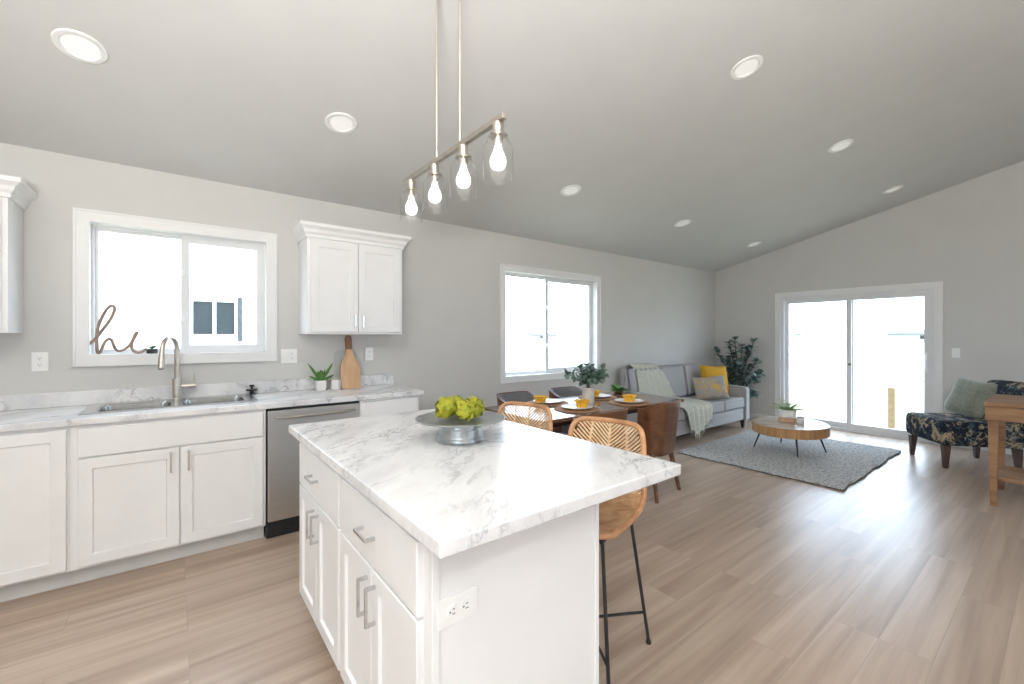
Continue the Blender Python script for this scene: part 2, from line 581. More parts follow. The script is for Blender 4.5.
def leaf(bm, base, d, up, L, W, bend=0.2, fold=0.15, round_=False):
    d = Vector(d).normalized()
    s = d.cross(Vector(up))
    s = s.normalized() if s.length > 1e-5 else d.orthogonal().normalized()
    nrm = s.cross(d)
    prof = [(0.0, 0.06), (0.25, 0.8), (0.5, 1.0), (0.78, 0.72), (1.0, 0.05)] if not round_ else [(0.0, 0.1), (0.2, 0.8), (0.5, 1.0), (0.8, 0.8), (1.0, 0.25)]
    rows = []
    for t, w in prof:
        c = Vector(base) + d * (L * t) - nrm * (bend * L * t * t)
        rows.append((bm.verts.new(c + s * (W / 2 * w) + nrm * (fold * W * w)), bm.verts.new(c), bm.verts.new(c - s * (W / 2 * w) + nrm * (fold * W * w))))
    for a, b in zip(rows[:-1], rows[1:]):
        bm.faces.new((a[0], a[1], b[1], b[0]))
        bm.faces.new((a[1], a[2], b[2], b[1]))


def wpos(o):
    p = Vector((0, 0, 0))
    while o is not None:
        p += o.location
        o = o.parent
    return p


def obj(name, bm, mat, parent=None, smooth=True, angle=38, recalc=True):
    if recalc:
        bmesh.ops.recalc_face_normals(bm, faces=bm.faces[:])
    off = wpos(parent) if parent is not None else Vector((0, 0, 0))
    loc = Vector((0, 0, 0))
    if parent is None and len(bm.verts):
        xs = [v.co.x for v in bm.verts]
        ys = [v.co.y for v in bm.verts]
        zs = [v.co.z for v in bm.verts]
        loc = Vector(((min(xs) + max(xs)) / 2, (min(ys) + max(ys)) / 2, min(zs)))
        off = loc
    bmesh.ops.translate(bm, verts=bm.verts[:], vec=-off)
    if smooth:
        ca = math.cos(math.radians(angle))
        for f in bm.faces:
            f.smooth = True
        bm.normal_update()
        for e in bm.edges:
            if len(e.link_faces) == 2 and e.link_faces[0].normal.dot(e.link_faces[1].normal) < ca:
                e.smooth = False
    me = bpy.data.meshes.new(name)
    bm.to_mesh(me)
    bm.free()
    me.materials.append(M[mat] if isinstance(mat, str) else mat)
    o = bpy.data.objects.new(name, me)
    COL.objects.link(o)
    o.location = loc
    if smooth:
        w = o.modifiers.new('face_weighted_normals', 'WEIGHTED_NORMAL')
        w.keep_sharp = True
    if parent is not None:
        o.parent = parent
    return o


def tag(o, label, cat, group=None, kind=None):
    o['label'] = label
    o['category'] = cat
    if group:
        o['group'] = group
    if kind:
        o['kind'] = kind
    return o


def thing(name, label, cat, loc=(0, 0, 0), group=None):
    o = bpy.data.objects.new(name, None)
    o.empty_display_size = 0.1
    o.location = loc
    COL.objects.link(o)
    return tag(o, label, cat, group)


def struct(o):
    o['kind'] = 'structure'
    return o


def dup(root, loc=None, rotz=None, label=None):
    r = root.copy()
    COL.objects.link(r)
    if loc is not None:
        r.location = loc
    if rotz is not None:
        r.rotation_euler = (0, 0, rotz)
    if label:
        r['label'] = label
    for ch in list(root.children):
        c = ch.copy()
        COL.objects.link(c)
        c.parent = r
        for g in list(ch.children):
            d = g.copy()
            COL.objects.link(d)
            d.parent = c
    return r


def holes_slab(bm, us, vs, holes, to3, thick_vec):
    """grid of cells in (u,v) leaving out cells inside holes, given thickness"""
    us, vs = sorted(set(us)), sorted(set(vs))
    vert = {}

    def V(i, j, k):
        if (i, j, k) not in vert:
            p = Vector(to3(us[i], vs[j]))
            vert[(i, j, k)] = bm.verts.new(p + (Vector(thick_vec) if k else Vector((0, 0, 0))))
        return vert[(i, j, k)]

    def solid(i, j):
        if i < 0 or j < 0 or i >= len(us) - 1 or j >= len(vs) - 1:
            return False
        cu, cv = (us[i] + us[i + 1]) / 2, (vs[j] + vs[j + 1]) / 2
        return not any(a < cu < b and c < cv < d for a, b, c, d in holes)
    for i in range(len(us) - 1):
        for j in range(len(vs) - 1):
            if not solid(i, j):
                continue
            for k in (0, 1):
                bm.faces.new((V(i, j, k), V(i + 1, j, k), V(i + 1, j + 1, k), V(i, j + 1, k)))
            for (di, dj, a, b) in ((-1, 0, (i, j), (i, j + 1)), (1, 0, (i + 1, j), (i + 1, j + 1)), (0, -1, (i, j), (i + 1, j)), (0, 1, (i, j + 1), (i + 1, j + 1))):
                if not solid(i + di, j + dj):
                    bm.faces.new((V(*a, 0), V(*b, 0), V(*b, 1), V(*a, 1)))
    bmesh.ops.recalc_face_normals(bm, faces=bm.faces[:])


# ------------------------------------------------------------------ the setting
T = 0.14
bm = new()
box(bm, LEFT_X - T, FAR_X + T, BACK_Y - T, WALL_Y + T, -0.06, 0.0)
struct(obj('floor', bm, 'floor', smooth=False))

bm = new()
TH = 0.12
poly = [(WALL_Y, ceil_z(WALL_Y)), (RIDGE_Y, ceil_z(RIDGE_Y)), (BACK_Y, ceil_z(BACK_Y)), (BACK_Y, ceil_z(BACK_Y) + TH), (RIDGE_Y, ceil_z(RIDGE_Y) + TH), (WALL_Y, ceil_z(WALL_Y) + TH)]
prism(bm, poly, lambda p: (LEFT_X, p[0], p[1]), lambda p: (FAR_X, p[0], p[1]))
struct(obj('ceiling', bm, 'ceiling', smooth=False))

bm = new()
ZT = EAVE_Z + 0.15
holes_slab(bm, [LEFT_X - T, W1[0], W1[1], W2[0], W2[1], FAR_X + T], [0, W1[2], W1[3], W2[2], W2[3], ZT], [W1, W2],
           lambda u, v: (u, WALL_Y, v), (0, T, 0))
struct(obj('wall_kitchen', bm, 'wall', smooth=False))

bm = new()
ztop = 9.0


def far3(u, v):
    return (FAR_X, u, (ceil_z(u) + 0.15) if v == ztop else v)


holes_slab(bm, [BACK_Y, RIDGE_Y, D1[0], D1[1], WALL_Y], [0, D1[3], ztop], [D1], far3, (T, 0, 0))
struct(obj('wall_far', bm, 'wall', smooth=False))

bm = new()
holes_slab(bm, [LEFT_X - T] + [w for a in WB for w in a[:2]] + [FAR_X + T], [0] + [w for a in WB for w in a[2:]] + [ceil_z(BACK_Y) + 0.15], WB,
           lambda u, v: (u, BACK_Y, v), (0, -T, 0))
struct(obj('wall_back', bm, 'wall', smooth=False))

bm = new()
holes_slab(bm, [BACK_Y, RIDGE_Y, WALL_Y] + [w for a in WL for w in a[:2]], [0, WL[0][2], WL[0][3], ztop], WL,
           lambda u, v: (LEFT_X, u, (ceil_z(u) + 0.15) if v == ztop else v), (-T, 0, 0))
struct(obj('wall_left', bm, 'wall', smooth=False))


def base_run(name, x0, x1, y0, y1):
    b = new()
    box(b, x0, x1, y0, y1, 0.0, 0.085, 0.004, 1)
    struct(obj(name, b, 'trim'))


base_run('baseboard_kitchen', 1.60, FAR_X - 0.016, WALL_Y - 0.014, WALL_Y)
base_run('baseboard_far', FAR_X - 0.014, FAR_X, D1[1] + 0.085, WALL_Y)
base_run('baseboard_far', FAR_X - 0.014, FAR_X, BACK_Y, D1[0] - 0.085)


# windows -----------------------------------------------------------
def frame_bm(bm, a, b, c, d, w, y0, y1, bev=0.003):
    """picture frame of bar width w round (a..b, c..d), between y0 and y1, as one mitred ring"""
    ring = []
    for (x, z) in ((a, c), (b, c), (b, d), (a, d)):
        sx = 1 if x == a else -1
        sz = 1 if z == c else -1
        ring.append([bm.verts.new(q) for q in ((x, y0, z), (x + sx * w, y0, z + sz * w), (x + sx * w, y1, z + sz * w), (x, y1, z))])
    es = []
    for i in range(4):
        p, q = ring[i], ring[(i + 1) % 4]
        for k in range(4):
            f = bm.faces.new((p[k], p[(k + 1) % 4], q[(k + 1) % 4], q[k]))
    return ring


def window(n, W, meet):
    a, b, c, d = W
    root = bpy.data.objects.new('window_%d' % n, None)
    root.location = ((a + b) / 2, WALL_Y, c)
    COL.objects.link(root)
    struct(root)
    k = new()
    frame_bm(k, a - 0.062, b + 0.062, c - 0.062, d + 0.062, 0.062, WALL_Y - 0.018, WALL_Y)
    cs = obj('casing', k, 'trim', root)
    k = new()
    frame_bm(k, a - 0.062, b + 0.062, c - 0.062, d + 0.062, 0.012, WALL_Y - 0.026, WALL_Y - 0.018)
    obj('back_band', k, 'trim', cs)
    k = new()
    frame_bm(k, a, b, c, d, 0.012, WALL_Y - 0.016, WALL_Y + 0.07)
    obj('jamb', k, 'trim', root)
    y0 = WALL_Y + 0.07
    k = new()
    frame_bm(k, a, b, c, d, 0.026, y0, y0 + 0.065)
    obj('frame', k, 'vinyl', root)
    # fixed sash on the left (outer), sliding sash on the right (inner)
    ia, ib, ic, id_ = a + 0.026, b - 0.026, c + 0.026, d - 0.026
    for nm, p, q, yy, w in (('fixed_sash', ia, meet + 0.02, y0 + 0.036, 0.018), ('sliding_sash', meet - 0.03, ib, y0 + 0.004, 0.042)):
        k = new()
        frame_bm(k, p, q, ic, id_, w, yy, yy + 0.026)
        s = obj(nm, k, 'vinyl', root)
        k = new()
        box(k, p + w - 0.004, q - w + 0.004, yy + 0.010, yy + 0.015, ic + w - 0.004, id_ - w + 0.004)
        obj('pane', k, 'glass', s, smooth=False)
    for f in (0.28, 0.68):
        k = new()
        z = ic + (id_ - ic) * f
        box(k, meet - 0.035, meet - 0.005, y0 - 0.016, y0 + 0.004, z - 0.022, z + 0.022, 0.005)
        box(k, meet - 0.026, meet - 0.014, y0 - 0.026, y0 - 0.014, z - 0.012, z + 0.03, 0.003)
        obj('latch', k, 'plastic', root)
    return root


window(1, W1, 0.065)
window(2, W2, 3.62)

# patio door --------------------------------------------------------
root = bpy.data.objects.new('door_1', None)
root.location = (FAR_X, (D1[0] + D1[1]) / 2, 0)
COL.objects.link(root)
struct(root)
ROT = Matrix(((0, -1, 0), (1, 0, 0), (0, 0, 1)))   # wall-local (u, depth, z) -> (x = -depth.., y = u)


def yframe(bm, a, b, c, d, w, x0, x1, wb=None, wt=None):
    """frame in the far wall: a..b along y, c..d along z, x0..x1 depth; wb/wt bottom and top bar width"""
    wb = w if wb is None else wb
    wt = w if wt is None else wt
    ring = []
    for (y, z) in ((a, c), (b, c), (b, d), (a, d)):
        sy = 1 if y == a else -1
        iz = z + wb if z == c else z - wt
        ring.append([bm.verts.new(q) for q in ((x0, y, z), (x0, y + sy * w, iz), (x1, y + sy * w, iz), (x1, y, z))])
    for i in range(4):
        p, q = ring[i], ring[(i + 1) % 4]
        for k in range(4):
            bm.faces.new((p[k], p[(k + 1) % 4], q[(k + 1) % 4], q[k]))


k = new()
x0, x1 = FAR_X - 0.018, FAR_X
a, b, d = D1[0], D1[1], D1[3]
cw = 0.075
poly = [(a - cw, 0), (a, 0), (a, d), (b, d), (b, 0), (b + cw, 0), (b + cw, d + cw), (a - cw, d + cw)]
prism(k, poly, lambda p: (x0, p[0], p[1]), lambda p: (x1, p[0], p[1]))
obj('casing', k, 'trim', root, smooth=False)
k = new()
yframe(k, a, b, 0.0, d, 0.045, FAR_X + 0.005, FAR_X + 0.12, 0.04, 0.045)
obj('frame', k, 'vinyl', root, smooth=False)
mid = 1.936
for nm, p, q, xx, w in (('fixed_panel', mid - 0.035, b - 0.045, FAR_X + 0.062, 0.05), ('sliding_panel', a + 0.045, mid + 0.035, FAR_X + 0.018, 0.055)):
    k = new()
    yframe(k, p, q, 0.04, d - 0.045, w, xx, xx + 0.038, 0.075, 0.055)
    s = obj(nm, k, 'vinyl', root, smooth=False)
    k = new()
    box(k, xx + 0.016, xx + 0.022, p + w - 0.004, q - w + 0.004, 0.11, d - 0.095)
    obj('pane', k, 'glass', s, smooth=False)
    if nm == 'sliding_panel':
        k = new()
        tube(k, [(xx, a + 0.075, 0.90), (xx - 0.035, a + 0.075, 0.93), (xx - 0.04, a + 0.075, 1.02), (xx - 0.035, a + 0.075, 1.11), (xx, a + 0.075, 1.14)], 0.009, 8)
        obj('handle', k, 'plastic', s)
        k = new()
        box(k, xx - 0.012, xx, mid - 0.02, mid + 0.012, 0.945, 0.975, 0.003)
        obj('latch', k, 'slot', s)

# outside -----------------------------------------------------------
bm = new()
holes_slab(bm, [-60, LEFT_X - T - 0.02, FAR_X + T + 0.02, 220], [-60, BACK_Y - T - 0.02, WALL_Y + T + 0.02, 220],
           [(LEFT_X - T - 0.02, FAR_X + T + 0.02, BACK_Y - T - 0.02, WALL_Y + T + 0.02)], lambda u, v: (u, v, -0.35), (0, 0, -0.2))
struct(obj('terrain', bm, 'ground', smooth=False))


def house(label, x0, x1, y0, y1, h, wallm, axis, wins, group=None):
    r = thing('neighbour_house', label, 'house', ((x0 + x1) / 2, (y0 + y1) / 2, -0.35))
    k = new()
    box(k, x0, x1, y0, y1, -0.35, h)
    obj('wall', k, wallm, r, smooth=False)
    o = 0.4
    rise = 0.32
    k = new()
    if axis == 'x':
        prism(k, [(y0, h), (y1, h), ((y0 + y1) / 2, h + rise * (y1 - y0) / 2)], lambda p: (x0, p[0], p[1]), lambda p: (x1, p[0], p[1]))
    else:
        prism(k, [(x0, h), (x1, h), ((x0 + x1) / 2, h + rise * (x1 - x0) / 2)], lambda p: (p[0], y0, p[1]), lambda p: (p[0], y1, p[1]))
    obj('gable', k, wallm, r, smooth=False)
    k = new()
    if axis == 'x':
        ym = (y0 + y1) / 2
        hh = h + rise * (y1 - y0) / 2
        prism(k, [(y0 - o, h - o * rise), (ym, hh), (y1 + o, h - o * rise), (y1 + o, h - o * rise + 0.2), (ym, hh + 0.2), (y0 - o, h - o * rise + 0.2)], lambda p: (x0 - o, p[0], p[1]), lambda p: (x1 + o, p[0], p[1]))
    else:
        xm = (x0 + x1) / 2
        hh = h + rise * (x1 - x0) / 2
        prism(k, [(x0 - o, h - o * rise), (xm, hh), (x1 + o, h - o * rise), (x1 + o, h - o * rise + 0.2), (xm, hh + 0.2), (x0 - o, h - o * rise + 0.2)], lambda p: (p[0], y0 - o, p[1]), lambda p: (p[0], y1 + o, p[1]))
    obj('roof', k, 'far_roof', r, smooth=False)
    for (side, a, b, c, d, mull) in wins:
        k = new()
        if side == 'y':
            frame_bm(k, a, b, c, d, 0.05, y0 - 0.06, y0)
            if mull:
                box(k, (a + b) / 2 - 0.035, (a + b) / 2 + 0.035, y0 - 0.06, y0 - 0.005, c + 0.04, d - 0.04)
            f = obj('window', k, 'vinyl', r, smooth=False)
            k = new()
            box(k, a + 0.04, b - 0.04, y0 - 0.03, y0 - 0.012, c + 0.04, d - 0.04)
        else:
            yframe(k, a, b, c, d, 0.06, x0 - 0.06, x0)
            f = obj('window', k, 'vinyl', r, smooth=False)
            k = new()
            box(k, x0 - 0.03, x0 - 0.012, a + 0.05, b - 0.05, c + 0.05, d - 0.05)
        obj('pane', k, 'dark_pane', f, smooth=False)
    return r


h = house('white sided house next door with one dark two-pane window, seen through the sink window', -7.5, 5.2, 12.0, 20.0, 4.6, 'siding', 'x', [('y', 0.27, 1.15, 1.36, 2.20, True)])
k = new()
box(k, 1.17, 1.25, 11.93, 12.0, 1.25, 2.28, 0.01)
obj('dark_strip', k, 'dark_strip', h)  # narrow dark mottled strip right of the house window
house('pale house far off behind the left pane of the patio door', 190, 198, 64.0, 82.0, 2.4, 'far_siding', 'y', [('x', 70.0, 72.5, 0.6, 2.0, False)])
house('pale house far off with two small windows behind the right pane of the patio door', 190, 198, 20.0, 38.0, 2.4, 'far_siding', 'y', [('x', 23.0, 25.5, 0.6, 2.0, False), ('x', 27.5, 30.0, 0.6, 2.0, False)])
house('pale house far off behind the dining room window', 164, 184, 192, 200, 2.4, 'far_siding', 'x', [('y', 170.0, 172.5, 0.6, 2.0, False)])
bm = new()
box(bm, 9.56, 9.65, 1.82, 1.91, -0.35, 0.49, 0.004)
tag(obj('wooden_post', bm, 'post'), 'short raw timber post standing outside the patio door', 'post')


# ------------------------------------------------------------------ kitchen cabinets
def panel_bm(bm, o, u, v, n, w, h, t=0.019, rail=0.058, deep=0.010):
    """shaker door: o = lower corner on the carcass face, u/v edge directions, n outward"""
    o, u, v, n = Vector(o), Vector(u), Vector(v), Vector(n)

    def R(ins, dep):
        return [bm.verts.new(o + u * a + v * b + n * dep) for a, b in ((ins, ins), (w - ins, ins), (w - ins, h - ins), (ins, h - ins))]
    loops = [R(0, 0), R(0, t - 0.003), R(0.003, t)]
    if rail > 0:
        loops += [R(rail, t), R(rail + 0.004, t - deep)]
    for a, b in zip(loops[:-1], loops[1:]):
        for i in range(4):
            bm.faces.new((a[i], a[(i + 1) % 4], b[(i + 1) % 4], b[i]))
    bm.faces.new(loops[-1])
    bm.faces.new(list(reversed(loops[0])))


def pull_bm(bm, c, along, n, length, proj=0.032, wd=0.0095, th=0.007):
    """square bar pull with two posts, c = centre on the door face"""
    c, a, n = Vector(c), Vector(along).normalized(), Vector(n).normalized()
    s = a.cross(n)
    mat = Matrix((a, s, n)).transposed().to_4x4()
    mat.translation = c
    L = length / 2
    # one folded D: posts and bar share corners
    prof = [(-L, 0), (-L, proj), (L, proj), (L, 0), (L - wd, 0), (L - wd, proj - th), (-L + wd, proj - th), (-L + wd, 0)]
    prism(bm, prof, lambda p: mat @ Vector((p[0], -wd / 2, p[1])), lambda p: mat @ Vector((p[0], wd / 2, p[1])))


def door(parent, o, u, v, n, w, h, name='door', rail=0.058, pull=None, lab=None):
    k = new()
    panel_bm(k, o, u, v, n, w, h, rail=rail)
    d = obj(name, k, 'cab', parent, smooth=False)
    if pull:
        pc, al, ln = pull
        k = new()
        pull_bm(k, pc, al, n, ln)
        obj('handle', k, 'chrome', d, smooth=False)
    return d


FY = 3.266
U, VZ, NY = (1, 0, 0), (0, 0, 1), (0, -1, 0)


def carcass(parent, x0, x1, open_top=False, name='body'):
    k = new()
    y1 = WALL_Y - 0.003
    if not open_top:
        prism(k, [(FY, 0.102), (FY, 0.874), (y1, 0.874), (y1, 0.0), (FY + 0.078, 0.0), (FY + 0.078, 0.102)], lambda p: (x0, p[0], p[1]), lambda p: (x1, p[0], p[1]))
    else:
        # hollow box: floor, sides, back and a front board in one extruded ring
        ring_o = [(x0, FY), (x1, FY), (x1, y1), (x0, y1)]
        t = 0.018
        ring_i = [(x0 + t, FY + t), (x1 - t, FY + t), (x1 - t, y1 - t), (x0 + t, y1 - t)]
        vo = [[k.verts.new((x, y, z)) for x, y in ring_o] for z in (0.102, 0.874)]
        vi = [[k.verts.new((x, y, z)) for x, y in ring_i] for z in (0.12, 0.874)]
        for i in range(4):
            j = (i + 1) % 4
            k.faces.new((vo[0][i], vo[0][j], vo[1][j], vo[1][i]))
            k.faces.new((vi[0][i], vi[1][i], vi[1][j], vi[0][j]))
            k.faces.new((vo[1][i], vo[1][j], vi[1][j], vi[1][i]))
        k.faces.new(vo[0])
        k.faces.new(vi[0])
    b = obj(name, k, 'cab', parent, smooth=False)
    k = new()
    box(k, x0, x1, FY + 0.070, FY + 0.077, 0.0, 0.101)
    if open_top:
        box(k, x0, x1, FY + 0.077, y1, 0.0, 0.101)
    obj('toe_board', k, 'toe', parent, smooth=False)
    return b


r = thing('base_cabinet', 'white single-door base cabinet left of the sink cabinet', 'cabinet', (-0.66, WALL_Y - 0.3, 0))
carcass(r, -0.868, -0.441)
door(r, (-0.842, FY, 0.115), U, VZ, NY, 0.39, 0.742)
r = thing('sink_cabinet', 'wide white two-door cabinet under the steel sink with a plain false front', 'cabinet', (0.02, WALL_Y - 0.3, 0))
carcass(r, -0.440, 0.474, True)
door(r, (-0.410, FY, 0.702), U, VZ, NY, 0.868, 0.155, name='false_front', rail=0)
door(r, (-0.410, FY, 0.115), U, VZ, NY, 0.4315, 0.580, pull=((-0.018, FY - 0.019, 0.615), (0, 0, 1), 0.115))
door(r, (0.0265, FY, 0.115), U, VZ, NY, 0.4315, 0.580, pull=((0.066, FY - 0.019, 0.615), (0, 0, 1), 0.115))
r = thing('base_cabinet', 'narrow white base cabinet right of the dishwasher, half hidden by the island', 'cabinet', (1.33, WALL_Y - 0.3, 0))
carcass(r, 1.092, 1.572)
door(r, (1.122, FY, 0.702), U, VZ, NY, 0.43, 0.155, name='drawer', rail=0)
door(r, (1.122, FY, 0.115), U, VZ, NY, 0.43, 0.580, pull=((1.16, FY - 0.019, 0.615), (0, 0, 1), 0.115))
r = thing('base_cabinet', 'white base cabinet beyond the left edge of the view, under the long worktop', 'cabinet', (-1.75, WALL_Y - 0.3, 0))
carcass(r, LEFT_X + 0.002, -0.870)
door(r, (-1.72, FY, 0.115), U, VZ, NY, 0.82, 0.742)

# dishwasher
r = thing('dishwasher', 'brushed stainless dishwasher between the sink cabinet and the end cabinet', 'dishwasher', (0.783, WALL_Y - 0.3, 0))
k = new()
box(k, 0.480, 1.088, FY + 0.002, WALL_Y - 0.06, 0.02, 0.872)
obj('body', k, 'dwblack', r, smooth=False)
k = new()
box(k, 0.484, 1.084, FY - 0.026, FY + 0.001, 0.125, 0.858, 0.006, 2)
dd = obj('door', k, 'steel', r)
k = new()
pts = []
for i in range(17):
    t = i / 16
    s = math.sin(PI * t)
    pts.append((0.53 + 0.508 * t, FY - 0.030 - 0.034 * min(1, s * 2.6), 0.815))
tube(k, pts, 0.016, 10, flat=(1.45, 0.75))
obj('handle', k, 'steel', dd)
k = new()
box(k, 0.484, 1.084, FY + 0.03, FY + 0.05, 0.0, 0.122)
obj('toe_board', k, 'dwblack', r, smooth=False)

# worktop with backsplash (opening for the sink bowls)
r = thing('worktop', 'long white marble-look worktop with low backsplash under the kitchen window', 'worktop', (0, WALL_Y - 0.3, 0.876))
SH = (-0.388, 0.415, 3.400, 3.750)
k = new()
holes_slab(k, [LEFT_X + 0.002, SH[0], SH[1], 1.605], [3.236, SH[2], SH[3], WALL_Y - 0.002], [SH], lambda u, v: (u, v, 0.914), (0, 0, -0.038))
es = [e for e in k.edges if all(abs(v.co.y - 3.236) < 1e-4 for v in e.verts) or all(abs(v.co.x - 1.605) < 1e-4 for v in e.verts)]
k.normal_update()
es = [e for e in es if len(e.link_faces) == 2 and abs(e.link_faces[0].normal.dot(e.link_faces[1].normal)) < 0.5]
bmesh.ops.bevel(k, geom=es, offset=0.006, segments=3, profile=0.5, affect='EDGES')
slab = obj('countertop', k, 'marble', r)
k = new()
box(k, LEFT_X + 0.002, 1.605, WALL_Y - 0.022, WALL_Y - 0.002, 0.9142, 1.006, 0.004, 2)
obj('backsplash', k, 'marble', r)


# sink
def rr(cx, cy, hw, hd, rad, n=6):
    pts = []
    for q, (sx, sy) in enumerate(((1, 1), (-1, 1), (-1, -1), (1, -1))):
        for i in range(n + 1):
            a = PI / 2 * (q + i / n)
            pts.append((cx + sx * (hw - rad) + rad * math.cos(a), cy + sy * (hd - rad) + rad * math.sin(a)))
    return pts


def loops_bm(bm, loops, cap_end=True, cap_start=False):
    R = [[bm.verts.new((x, y, z)) for x, y in pts] for pts, z in loops]
    n = len(R[0])
    for a, b in zip(R[:-1], R[1:]):
        for i in range(n):
            bm.faces.new((a[i], a[(i + 1) % n], b[(i + 1) % n], b[i]))
    if cap_end:
        bm.faces.new(R[-1])
    if cap_start:
        bm.faces.new(list(reversed(R[0])))


r = thing('kitchen_sink', 'double-bowl stainless steel sink set into the worktop below the window', 'sink', (0.02, 3.6, 0.914))
k = new()
holes = [(-0.370, -0.010, 3.412, 3.738), (0.030, 0.395, 3.412, 3.738)]
holes_slab(k, [-0.425, -0.370, -0.010, 0.030, 0.395, 0.448], [3.372, 3.412, 3.738, 3.838], holes, lambda u, v: (u, v, 0.9205), (0, 0, -0.0062))
es = [e for e in k.edges if e.verts[0].co.z > 0.92 and e.verts[1].co.z > 0.92 and len(e.link_faces) == 2 and abs(e.link_faces[0].normal.z - e.link_faces[1].normal.z) > 0.5]
obj('rim', k, 'sink', r)
for a, b, c, d in holes:
    k = new()
    cx, cy, hw, hd = (a + b) / 2, (c + d) / 2, (b - a) / 2, (d - c) / 2
    loops_bm(k, [(rr(cx, cy, hw + 0.004, hd + 0.004, 0.001), 0.9212), (rr(cx, cy, hw - 0.004, hd - 0.004, 0.05), 0.9208), (rr(cx, cy, hw - 0.012, hd - 0.012, 0.05), 0.912),
                 (rr(cx, cy, hw - 0.022, hd - 0.022, 0.05), 0.775), (rr(cx, cy, hw - 0.045, hd - 0.045, 0.06), 0.752), (rr(cx, cy, 0.05, 0.05, 0.049), 0.745)])
    bw = obj('bowl', k, 'sink', r, recalc=True)
    k = new()
    lathe(k, [(0, 0.003), (0.030, 0.003), (0.040, 0.006), (0.045, 0.002), (0.045, 0.0), (0, 0.0)], 24, (cx, cy, 0.7455))
    obj('drain', k, 'chrome', bw)

# faucet
FX, FYY, FZ = 0.012, 3.792, 0.9206
r = thing('faucet', 'tall brushed nickel gooseneck faucet standing behind the sink', 'faucet', (FX, FYY, FZ))
k = new()
lathe(k, [(0, 0), (0.030, 0), (0.030, 0.006), (0.0265, 0.010), (0.0265, 0.136), (0.023, 0.141), (0, 0.141)], 28, (FX, FYY, FZ))
obj('base', k, 'nickel', r)
dv = Vector((-0.078, -0.150, 0)).normalized()
R_ = 0.082
pts = [Vector((FX, FYY, FZ + 0.139)), Vector((FX, FYY, FZ + 0.22)), Vector((FX, FYY, FZ + 0.30))]
zc = FZ + 0.345
for i in range(0, 17):
    a = PI * i / 16
    pts.append(Vector((FX, FYY, zc)) + dv * (R_ * (1 - math.cos(a))) + Vector((0, 0, R_ * math.sin(a))))
e0 = pts[-1]
pts.append(e0 + dv * 0.004 + Vector((0, 0, -0.022)))
k = new()
tube(k, pts, 0.0150, 14)
obj('neck', k, 'nickel', r)
k = new()
p0 = pts[-1]
tube(k, [p0 + Vector((0, 0, 0.002)), p0 + Vector((0, 0, -0.012)) + dv * 0.002, p0 + Vector((0, 0, -0.088)) + dv * 0.010, p0 + Vector((0, 0, -0.100)) + dv * 0.011], [0.0155, 0.0175, 0.0195, 0.0185], 14)
sh = obj('spray_head', k, 'nickel', r)
k = new()
tube(k, [p0 + Vector((0, 0, -0.1002)) + dv * 0.011, p0 + Vector((0, 0, -0.106)) + dv * 0.011], 0.0145, 14)
obj('nozzle', k, 'slot', sh)
k = new()
tube(k, [(FX + 0.02, FYY, FZ + 0.088), (FX + 0.105, FYY - 0.01, FZ + 0.088)], [0.0145, 0.0145], 14)
lv = obj('handle_body', k, 'nickel', r)
k = new()
tube(k, [(FX + 0.094, FYY - 0.009, FZ + 0.098), (FX + 0.098, FYY - 0.006, FZ + 0.17)], [0.004, 0.0032], 8)
obj('lever', k, 'nickel', lv)


# wall cabinets
def wall_cabinet(x0, x1, label, ndoors):
    r = thing('wall_cabinet', label, 'cabinet', ((x0 + x1) / 2, WALL_Y - 0.15, 1.372))
    yf = WALL_Y - 0.305
    k = new()
    box(k, x0, x1, yf, WALL_Y - 0.001, 1.372, 2.135, 0.0)
    obj('body', k, 'cab', r, smooth=False)
    k = new()
    prof = [(0.001, 2.110), (0.012, 2.114), (0.013, 2.136), (0.026, 2.150), (0.034, 2.172), (0.052, 2.190), (0.060, 2.194), (0.060, 2.218), (-0.02, 2.218), (-0.02, 2.137), (0.001, 2.136)]
    ring = []
    for o, z in prof:
        ring.append([k.verts.new(q) for q in ((x0 - o, WALL_Y - 0.001, z), (x0 - o, yf - o, z), (x1 + o, yf - o, z), (x1 + o, WALL_Y - 0.001, z))])
    n = len(ring)
    for i in range(n):
        a, b = ring[i], ring[(i + 1) % n]
        for j in range(3):
            k.faces.new((a[j], a[j + 1], b[j + 1], b[j]))
    k.faces.new([ring[i][0] for i in range(n)])
    k.faces.new([ring[i][3] for i in range(n)])
    obj('crown_molding', k, 'cab', r, angle=20)
    g = 0.004
    m = 0.022
    w = (x1 - x0 - 2 * m - g * (ndoors - 1)) / ndoors
    for i in range(ndoors):
        o = x0 + m + i * (w + g)
        hx = o + w - 0.030 if i == 0 else o + 0.030
        door(r, (o, yf, 1.388), U, VZ, NY, w, 0.715, pull=((hx, yf - 0.019, 1.475), (0, 0, 1), 0.10))
    return r


wall_cabinet(0.797, 1.562, 'white two-door wall cabinet with crown between the sink window and the dining window', 2)
wall_cabinet(-1.482, -0.722, 'white wall cabinet with crown left of the sink window, cut by the picture edge', 2)


